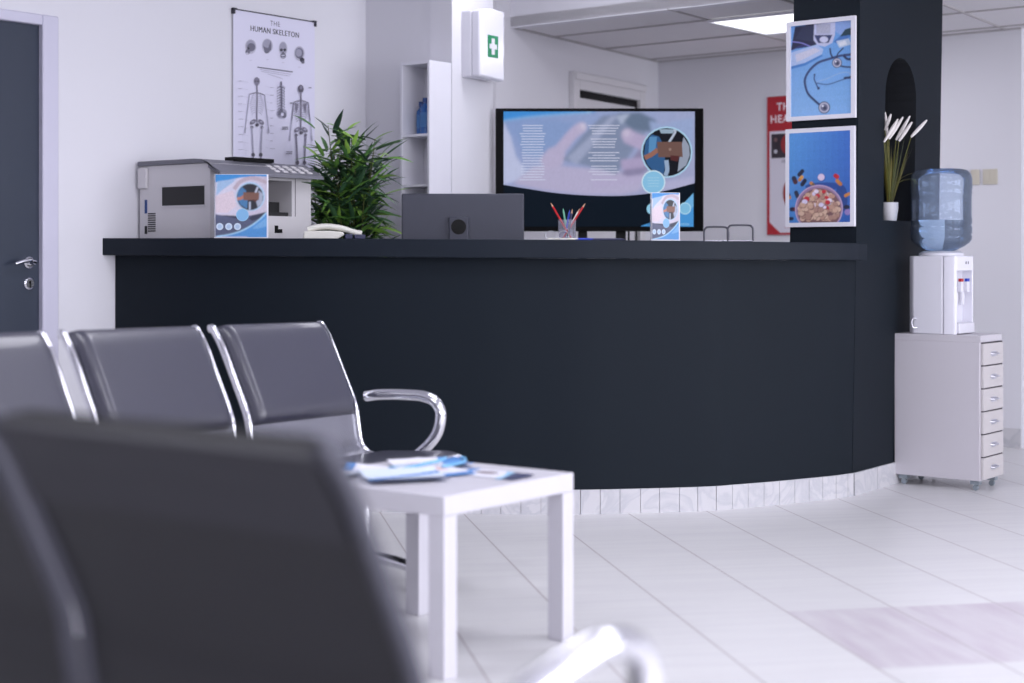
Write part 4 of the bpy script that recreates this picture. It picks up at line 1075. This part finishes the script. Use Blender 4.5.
# side window (on the left face, which is local x = 0)
MB().box((-0.0015, 0.035, 0.142), (0.0, 0.31, 0.222)).build('side_window', M['printer_blk'], pr)
MB().box((-0.004, 0.028, 0.224), (-0.0002, 0.316, 0.229)).box((-0.004, 0.028, 0.135), (-0.0002, 0.316, 0.140)).build('window_rim', M['printer'], pr)
vent = MB()
for r_ in range(9): vent.box((-0.002, 0.355, 0.03 + r_*0.0095), (0.0, 0.405, 0.035 + r_*0.0095))
vent.build('side_vent', M['printer_blk'], pr)
MB().box((-0.014, 0.405, 0.22), (-0.0002, pd, 0.31)).build('side_cover', M['printer'], pr, bevel=0.003)
MB().box((-0.003, 0.412, 0.11), (-0.0002, 0.426, 0.17)).build('blue_port', M['bottlecap'], pr)
MB().box((-0.003, 0.412, 0.02), (-0.0002, 0.426, 0.055)).build('lower_port', M['printer_blk'], pr)
# lid, slanted control panel
MB().box((-0.012, 0.10, ph+0.001), (pw+0.005, pd+0.005, ph+0.022)).build('scanner_lid', M['printer_dark'], pr, bevel=0.004)
cpm = MB().ext([(0.099, ph+0.001), (0.099, ph+0.022), (0.04, ph+0.018), (-0.075, ph-0.036), (-0.080, ph-0.052), (0.0, ph-0.020), (0.0, ph+0.001)], 'x', -0.012, pw+0.005)
cp = cpm.build('control_panel', M['printer_dark'], pr, bevel=0.002)
def on_cp(x0, x1, y0, y1, h0=0.0012):
    f_ = lambda y: ph + 0.018 - (0.04 - y)*0.054/0.115
    return MB().add([(x0, y0, f_(y0)+h0), (x1, y0, f_(y0)+h0), (x1, y1, f_(y1)+h0), (x0, y1, f_(y1)+h0), (x0, y0, f_(y0)-0.001), (x1, y0, f_(y0)-0.001), (x1, y1, f_(y1)-0.001), (x0, y1, f_(y1)-0.001)],
                    [(0,1,2,3),(4,7,6,5),(0,4,5,1),(1,5,6,2),(2,6,7,3),(3,7,4,0)])
MB().box((0.17, 0.030, ph+0.0195), (0.40, 0.097, ph+0.036)).build('display', M['black'], cp)
for q in range(5):
    for w_ in range(3):
        on_cp(0.33+q*0.05, 0.33+q*0.05+0.026, -0.055+w_*0.026, -0.055+w_*0.026+0.013, 0.004).build('button', M['printer'], cp)
MB().box((0.375, -0.002, 0.025), (0.42, -0.0002, 0.042)).box((0.375, -0.002, 0.042), (0.395, -0.0002, 0.058)).build('release_latch', M['black'], pr)
MB().box((0.50, -0.002, 0.10), (0.502, -0.0002, 0.27)).build('seam', M['gap'], pr)

# ------------------------------------------------------------------ leaflet displays
def brochure(w, h_):
    def m(x, y): return ((x-145)/455*w, (615-y)/555*h_)
    a = Art(m); a.STEP = 0.00006
    a.grad([(145, 615), (600, 615), (600, 60), (145, 60)], [c(214, 208, 226), c(206, 196, 212), c(196, 190, 206), c(218, 216, 232)])
    a.poly([(145, 60), (600, 60), (600, 78), (500, 72), (380, 84), (250, 108), (145, 130)], c(62, 142, 208)); a.poly([(160, 120), (260, 106), (330, 96), (300, 130), (200, 200), (150, 250)], c(160, 190, 222))
    a.stroke([(600, 130), (480, 90), (370, 120), (310, 190)], 34, c(186, 170, 182)); a.poly([(145, 250), (300, 200), (330, 340), (250, 400), (145, 400)], c(222, 206, 216))
    Wv = cat_rom([(145, 412), (240, 430), (350, 432), (470, 420), (600, 390)], 6)
    a.poly([(600, 612), (145, 612)] + Wv, c(88, 94, 122)); a.poly([(180, 420), (330, 450), (360, 430), (300, 425)], c(52, 58, 80)); a.poly([(470, 424), (600, 392), (540, 450), (470, 470), (440, 450)], c(48, 54, 74))
    Bv = cat_rom([(600, 392), (540, 450), (460, 510), (360, 560), (250, 590), (145, 610)], 6)
    a.poly([(600, 614)] + Bv, c(84, 152, 216)); a.stroke([(600, 398), (540, 455), (460, 515), (360, 566), (250, 596), (150, 612)], 14, c(170, 212, 240)); a.poly([(600, 440), (600, 520), (520, 540), (470, 540)], c(120, 176, 226))
    a.disc(455, 255, 130, c(176, 206, 232)); a.disc(452, 258, 118, c(34, 36, 46))
    a.poly([(345, 210), (380, 170), (415, 200), (430, 300), (425, 365), (370, 330), (340, 280)], c(70, 124, 172)); a.poly([(530, 200), (566, 230), (560, 310), (520, 350), (500, 280)], c(168, 176, 196)); a.stroke([(500, 220), (520, 170)], 16, c(196, 204, 222), smooth=False); a.stroke([(450, 300), (450, 372)], 16, c(190, 200, 220), smooth=False)
    a.stroke([(335, 275), (370, 270), (400, 250)], 26, c(190, 124, 100)); a.poly([(390, 216), (535, 220), (530, 285), (395, 288)], c(124, 86, 74)); a.poly([(470, 280), (520, 284), (500, 306)], c(90, 50, 48))
    a.soften(w, h_, 90, 0.9, 0.03)
    a.disc(384, 418, 57, c(150, 196, 232)); a.disc(384, 418, 50, c(132, 184, 226))
    for x in (182, 262, 340): a.disc(x, 522, 32, c(204, 220, 238)); a.disc(x, 522, 18, c(176, 200, 228))
    return a
def display_stand(label, x, y, w, h_, deg, lean, holder=True):
    t = thing('leaflet_holder', label, 'leaflet stand', (x, y, ztop(x) + 0.002), deg)
    t.rotation_euler = (math.radians(-lean), 0, math.radians(deg))
    brochure(w, h_).build('leaflet', M['gloss_print'], t, loc=(-w/2, -0.0002, 0.004))
    MB().box((-w/2-0.002, 0.0002, 0.003), (w/2+0.002, 0.006, h_+0.005)).build('leaflet_stack', M['white'], t)
    MB().box((-w/2-0.006, 0.0065, 0.001), (w/2+0.006, 0.0095, h_+0.006)).box((-w/2-0.006, -0.006, 0.0), (w/2+0.006, 0.012, 0.0028)).build('acrylic_back', M['whitegloss'], t)
    MB().box((-w/2-0.006, -0.008, 0.0), (-w/2-0.003, 0.010, h_+0.004)).build('acrylic_side', M['clear'], t)
    return t
xb = (241-512)/F_PX*6.71
display_stand('acrylic holder with an A4 medical leaflet, in front of the printer', xb, 6.715, 0.213, 0.262, 3, 0)
xb2 = (665-512)/F_PX*6.62
display_stand('small leaflet stand on the counter in front of the television', xb2, 6.60, 0.112, 0.192, 6, 0)

# ------------------------------------------------------------------ telephone
zt = ztop(-0.75); ph_ = at(332, 238, 6.80)
tel = thing('telephone', 'ivory desk telephone beside the printer on the counter', 'telephone', (ph_.x, 6.82, zt + 0.001), 8)
MB().ext([(-0.125, 0), (0.02, 0), (0.05, 0.018), (0.045, 0.030), (-0.01, 0.036), (-0.12, 0.034)], 'y', -0.02, 0.16).build('base', M['phone'], tel, bevel=0.005)
MB().tube(cat_rom([(-0.105, 0.02, 0.040), (-0.07, 0.02, 0.050), (-0.02, 0.02, 0.054), (0.04, 0.02, 0.046), (0.09, 0.02, 0.030), (0.125, 0.02, 0.024)], 6), 0.013, 12, flat=((0, 1, 0), 1.6)).build('handset', M['phone'], tel, smooth=60)
MB().box((0.052, -0.01, 0.0), (0.085, 0.10, 0.022)).box((0.092, -0.01, 0.0), (0.140, 0.10, 0.020)).build('keypad_block', M['navy'], tel, bevel=0.004)

# ------------------------------------------------------------------ pencil cup with pencils, pens on the counter
zc_ = ztop(0.25); Yc = 6.66; xc_ = (567-512)/F_PX*Yc
cup = MB(); 
cup.lathe([(0.0001, 0.0), (0.035, 0.0), (0.038, 0.086), (0.0358, 0.086), (0.033, 0.004), (0.0001, 0.004)], 0, 0, 28)
cu_ = cup.build('pencil_cup', mat('frosted_cup', (0.86, 0.86, 0.94, 1), 0.18, trans=0.9, ior=1.08), smooth=50, loc=(xc_, Yc, zc_ + 0.001))
tag(cu_, 'frosted clear pencil cup on the counter in front of the television', 'pencil cup')
def pencil(x, y, z, tipx, tipy, tipz, m, label, r=0.0042, tip='wood', name='pencil'):
    t = thing(name, label, name, (x, y, z), 0, 'pencils and pens in the cup')
    P0 = Vector((0, 0, 0)); P1 = Vector((tipx, tipy, tipz))
    d = P1 - P0; L_ = d.length; d.normalize()
    MB().tube([P0, P1 - d*0.018], r, 6).build('shaft', M[m], t)
    MB().tube([P1 - d*0.0178, P1], r, 6, rfun=lambda q: r*(1-0.85*q)).build('tip', M[tip], t)
pb_ = zc_ + 0.007
pencil(xc_+0.018, Yc-0.01, pb_, -0.086, 0.012, 0.150, 'red', 'red pencil leaning left in the cup')
pencil(xc_+0.006, Yc+0.012, pb_, -0.022, 0.008, 0.128, 'greenpen', 'pale green pencil standing in the cup', tip='greenpen')
pencil(xc_-0.010, Yc+0.002, pb_, 0.022, 0.006, 0.122, 'blue', 'blue pen upright in the middle of the cup', tip='blue', name='pen')
pencil(xc_+0.002, Yc-0.013, pb_, 0.020, 0.008, 0.124, 'navy', 'dark pen with a pale tip right of centre in the cup', name='pen')
pencil(xc_-0.018, Yc-0.004, pb_, 0.094, 0.0, 0.148, 'red', 'red pencil leaning right in the cup, its wood bare', tip='wood')
pencil(xc_-0.016, Yc+0.008, pb_, 0.070, 0.006, 0.128, 'phone', 'pale lilac pencil leaning right in the cup', r=0.0035)
for q, (dx, dy, L_, an, mm, lb) in enumerate(((0.035, -0.035, 0.15, 4, 'blue', 'blue pen lying in front of the cup'), (0.17, -0.03, 0.14, -3, 'navy', 'navy pen lying right of the cup'), (0.13, -0.005, 0.17, 6, 'navy', 'dark pen with a clip lying farthest from the cup'), (-0.02, -0.048, 0.13, -8, 'phone', 'white pen lying nearest the counter edge'))):
    o = MB().tube([(-L_/2, 0, 0.005), (L_/2-0.02, 0, 0.005), (L_/2, 0, 0.005)], 0.0048, 8, rfun=lambda q: 0.0048*(1 if q < .99 else .3)).build('pen', M[mm], smooth=40, loc=(xc_+dx, Yc+dy, ztop(xc_+dx)+0.0008))
    o.rotation_euler = (0, 0, math.radians(an)); tag(o, lb, 'pen', 'pens lying on the counter')
# a pair of glasses / clip loop beside the cup
gl = MB().tube([(0.022*math.cos(t), 0, 0.02+0.018*math.sin(t)) for t in [2*math.pi*q/20 for q in range(21)]], 0.0014, 6)
gl.tube([(0.052+0.022*math.cos(t), 0, 0.02+0.018*math.sin(t)) for t in [2*math.pi*q/20 for q in range(21)]], 0.0014, 6)
gl.tube([(0.021, 0, 0.026), (0.026, 0, 0.028), (0.031, 0, 0.026)], 0.0014, 6)
gl.tube([(-0.022, 0, 0.024), (-0.024, 0.06, 0.024), (-0.022, 0.11, 0.012)], 0.0014, 6).tube([(0.074, 0, 0.024), (0.076, 0.06, 0.024), (0.074, 0.11, 0.012)], 0.0014, 6)
go = gl.build('eyeglasses', M['satin'], smooth=60, loc=((551-512)/F_PX*6.6, 6.60, ztop(0.15)+0.0005)); tag(go, 'thin metal-rimmed eyeglasses beside the pencil cup', 'glasses')

# ------------------------------------------------------------------ chrome wire rack on the counter
wr = thing('wire_rack', 'chrome wire letter rack with two loops near the right end of the counter', 'rack', (0.93, 6.86, ztop(0.93) + 0.0))
def loop(y, x0, x1, h_, r=0.0042):
    pts = [(x0, y, 0.004), (x0, y, h_-0.02), (x0+0.006, y, h_-0.006), (x0+0.02, y, h_), (x1-0.02, y, h_), (x1-0.006, y, h_-0.006), (x1, y, h_-0.02), (x1, y, 0.004)]
    MB().tube(cat_rom(pts, 5), r, 8).build('wire_loop', M['rail_dark'], wr, smooth=60)
loop(-0.02, -0.008, 0.10, 0.072); loop(0.05, -0.10, 0.004, 0.066)
MB().tube([(-0.10, 0.05, 0.005), (0.004, 0.05, 0.005), (-0.008, -0.02, 0.005), (0.10, -0.02, 0.005)], 0.004, 8).build('base_wire', M['chrome'], wr)

# ------------------------------------------------------------------ switches on the back wall
for px, w_, lab in ((975.5, 0.05, 'cream light switch behind the water bottle on the back wall'), (990.5, 0.084, 'cream double light switch on the back wall, right of the water bottle')):
    k_ = (px-512)/F_PX; t_ = (B0.x - k_*B0.y)/(k_*VB.y - VB.x); p = B0 + VB*t_ - v2(0.629, 0.777)*0.001
    sw_ = thing('light_switch', lab, 'light switch', (p.x, p.y, 1.475), math.degrees(math.atan2(-0.629, 0.777)))
    MB().box((-w_/2, -0.008, -0.042), (w_/2, 0.0, 0.042)).build('plate', M['switch'], sw_, bevel=0.003)
    if w_ > 0.06:
        for x in (-0.029, 0.001): MB().box((x, -0.012, -0.028), (x+0.028, -0.0082, 0.028)).build('rocker', M['switch'], sw_, bevel=0.002)
    else: MB().box((-0.016, -0.012, -0.028), (0.016, -0.0082, 0.028)).build('rocker', M['switch'], sw_, bevel=0.002)

# ------------------------------------------------------------------ plants
def leaf_mesh(leaves, name, parent, material):
    """leaves: (base, dir, length, width, colour, droop)"""
    vs, fs, cc = [], [], []
    for b, d, L_, w_, col, dr in leaves:
        b = Vector(b); d = Vector(d).normalized(); side = d.cross(Vector((0, 0, 1)))
        side = side.normalized() if side.length > 1e-3 else Vector((1, 0, 0)); o = len(vs); n = 6
        side = (side + Vector((0, 0, random.uniform(-0.5, 0.5)))).normalized()
        for i in range(n+1):
            t = i/n; p = b + d*(L_*t) + Vector((0, 0, -dr*L_*t*t)); hw = w_*0.5*math.sin(math.pi*min(1, 0.12+0.88*t)**0.75)*(1 if t < 1 else 0)
            up = side.cross(d).normalized()*hw*0.35
            vs += [tuple(p + side*hw + up), tuple(p), tuple(p - side*hw + up)]
        for i in range(n):
            for s in (0, 1): fs.append((o+3*i+s, o+3*i+s+1, o+3*i+s+4, o+3*i+s+3)); cc.append(col)
    me = bpy.data.meshes.new(name); me.from_pydata(vs, [], fs); me.materials.append(material)
    ca = me.color_attributes.new('Col', 'FLOAT_COLOR', 'CORNER')
    for p, q in zip(me.polygons, cc):
        for l in range(p.loop_total): ca.data[p.loop_start+l].color = q
    for p in me.polygons: p.use_smooth = True
    ob = bpy.data.objects.new(name, me); COL.objects.link(ob); ob.parent = parent; return ob
GREENS = [c(66, 102, 68), c(52, 84, 62), c(82, 128, 70), c(116, 164, 78), c(156, 200, 90), c(44, 68, 54), c(58, 92, 64)]
def bamboo(label, loc, hgt, rad, nst, nleaf, seed, potr=0.13, maxz=None):
    rnd = random.Random(seed)
    t = thing('potted_plant', label, 'plant', loc)
    MB().lathe([(0.0001, 0), (potr*0.75, 0), (potr, 0.24), (potr*0.93, 0.24), (potr*0.9, 0.215), (0.0001, 0.215)], 0, 0, 28).build('pot', M['pot'], t, smooth=40)
    leaves = []
    for k in range(nst):
        a0 = rnd.uniform(0, 2*math.pi); r0 = potr*0.6*rnd.random()
        rr = rad*rnd.uniform(0.25, 0.95); hh = hgt*rnd.uniform(0.70, 0.93)
        a1 = a0 + rnd.uniform(-0.5, 0.5)
        P = [(r0*math.cos(a0), r0*math.sin(a0), 0.21), (rr*0.3*math.cos(a1), rr*0.3*math.sin(a1), hh*0.45), (rr*0.65*math.cos(a1), rr*0.65*math.sin(a1), hh*0.75), (rr*math.cos(a1), rr*math.sin(a1), hh*0.96)]
        PP = cat_rom(P, 8); MB().tube(PP, 0.005, 6, rfun=lambda q: 0.006*(1-0.7*q)).build('stem', M['stem'], t, smooth=60)
        for q in range(nleaf//nst):
            f = rnd.uniform(0.30, 1.0); p = Vector(PP[int(f*(len(PP)-1))])
            aa = rnd.uniform(0, 2*math.pi); out = rnd.uniform(0.0, rad*0.42)
            b = p + Vector((math.cos(aa)*out, math.sin(aa)*out, rnd.uniform(-0.04, 0.05)))
            d = Vector((math.cos(aa), math.sin(aa), rnd.uniform(-0.25, 1.15)))
            col = rnd.choice(GREENS)
            leaves.append((b, d, rnd.uniform(0.09, 0.165), rnd.uniform(0.018, 0.029), col, rnd.uniform(0.0, 0.35)))
    leaf_mesh(leaves, 'foliage', t, M['leaf'])
    return t
bamboo('bushy green bamboo-like plant between the printer and the shelf tower', (at(350, 200, 7.45).x, 7.50, 0), 1.86, 0.195, 20, 1900, 11)
bamboo('small low green plant at the foot of the shelf tower', (at(388, 200, 7.55).x, 7.60, 0), 1.26, 0.07, 4, 110, 5, potr=0.075)

# reed grass with white plumes in the niche
npos = K0 + RF*0.475 - RFn*0.048 + v2(0.0165*1.25, 0)
rg = thing('plumed_grass', 'potted grass with white plumes standing in the arched niche of the pillar', 'plant', (npos.x, npos.y, 1.2005))
MB().lathe([(0.0001, 0), (0.030, 0), (0.038, 0.055), (0.038, 0.085), (0.034, 0.085), (0.032, 0.075), (0.0001, 0.075)], 0, 0, 24).build('pot', M['pot'], rg, smooth=40)
blades = []
rnd = random.Random(21); gl_cols = [c(84, 84, 46), c(112, 110, 54), c(66, 74, 42), c(140, 128, 60)]
fx, fy = RFn.x, RFn.y
for q in range(60):
    aa = rnd.uniform(0, 2*math.pi)
    blades.append(((0.012*math.cos(aa), 0.012*math.sin(aa), 0.075), (0.20*math.cos(aa)+0.06, 0.20*math.sin(aa)-0.05, 1.0), rnd.uniform(0.18, 0.36), 0.005, rnd.choice(gl_cols), rnd.uniform(0.0, 0.25)))
for dxx, zz, dr in ((0.9, 0.9, 0.75), (0.8, 1.0, 0.55), (0.7, 0.8, 0.7)):
    blades.append(((0, 0, 0.14), (RF.x*dxx*0.8+fx*0.5, RF.y*dxx*0.8+fy*0.5, zz), 0.30, 0.005, c(132, 128, 66), dr))
leaf_mesh(blades, 'blades', rg, M['leaf'])
def to_local(px, py, Y):
    w = at(px, py, Y); return Vector((w.x - npos.x, w.y - npos.y, w.z - 1.2005))
for (bx, by, tx, ty, Yp) in ((887, 136, 885, 112, 7.18), (884, 142, 898, 119, 7.12), (889, 139, 903, 117, 7.12), (896, 140, 910, 116, 7.15), (899, 141, 912, 122, 7.13), (911, 137, 927, 120, 7.06), (885, 130, 891, 114, 7.14)):
    b = to_local(bx, by, Yp+0.03); t_ = to_local(tx, ty, Yp)
    MB().tube([Vector((0, 0, 0.08)), b*0.55 + Vector((0, 0, 0.02)), b], 0.0014, 6).build('stalk', M['reed'], rg)
    MB().tube([b + (t_-b)*q/10 for q in range(11)], 0.009, 8, rfun=lambda q: 0.0072*math.sin(math.pi*(0.1+0.86*q))**0.6+0.001).build('plume', M['plume'], rg, smooth=60)

# ------------------------------------------------------------------ ceiling lights
def ceiling_light(label, x, y, ang, L_, W2, z, power, group):
    t = thing('ceiling_light', label, 'ceiling light', (x, y, z), ang, group)
    f = 0.010
    MB().box((0, 0, -0.012), (L_, f, 0)).box((0, W2-f, -0.012), (L_, W2, 0)).box((0, f, -0.012), (f, W2-f, 0)).box((L_-f, f, -0.012), (L_, W2-f, 0)).build('frame', M['whitegloss'], t)
    MB().box((f, f, -0.006), (L_-f, W2-f, -0.001)).build('diffuser', M['lamp'], t)
    l = bpy.data.lights.new('lamp', 'AREA'); l.shape = 'RECTANGLE'; l.size = L_-2*f; l.size_y = W2-2*f; l.energy = power; l.color = LAMP
    o = bpy.data.objects.new('lamp', l); COL.objects.link(o); o.parent = t; o.location = (L_/2, W2/2, -0.016)
    return t
gdeg = math.degrees(math.atan2(VB.y, VB.x))
pl = CG - UB*0.0
# back room light: between grid lines, behind the soffit
nA = v2(1.019, 8.337)
ceiling_light('recessed bright ceiling light panel in the dropped back ceiling', nA.x, nA.y, gdeg, 0.60, 0.60, ZB - 0.002, P_BACK, None)
ceiling_light('unseen light panel added in front of the soffit to brighten it', -0.25, 7.72, gdeg, 1.2, 0.3, ZC - 0.001, 6.0, 'main hall ceiling lights')  # extra out-of-view panel, put in only to light the soffit face
for i, (x, y) in enumerate(PANELS):
    ceiling_light(['ceiling light panel above the waiting bench', 'ceiling light panel above the counter front', 'ceiling light panel near the pillar side', 'ceiling light panel near the left wall', 'ceiling light panel above the side table', 'ceiling light panel behind the camera on the right'][i], x, y, gdeg, 1.2, 0.6, ZC - 0.001, P_MAIN, 'main hall ceiling lights')
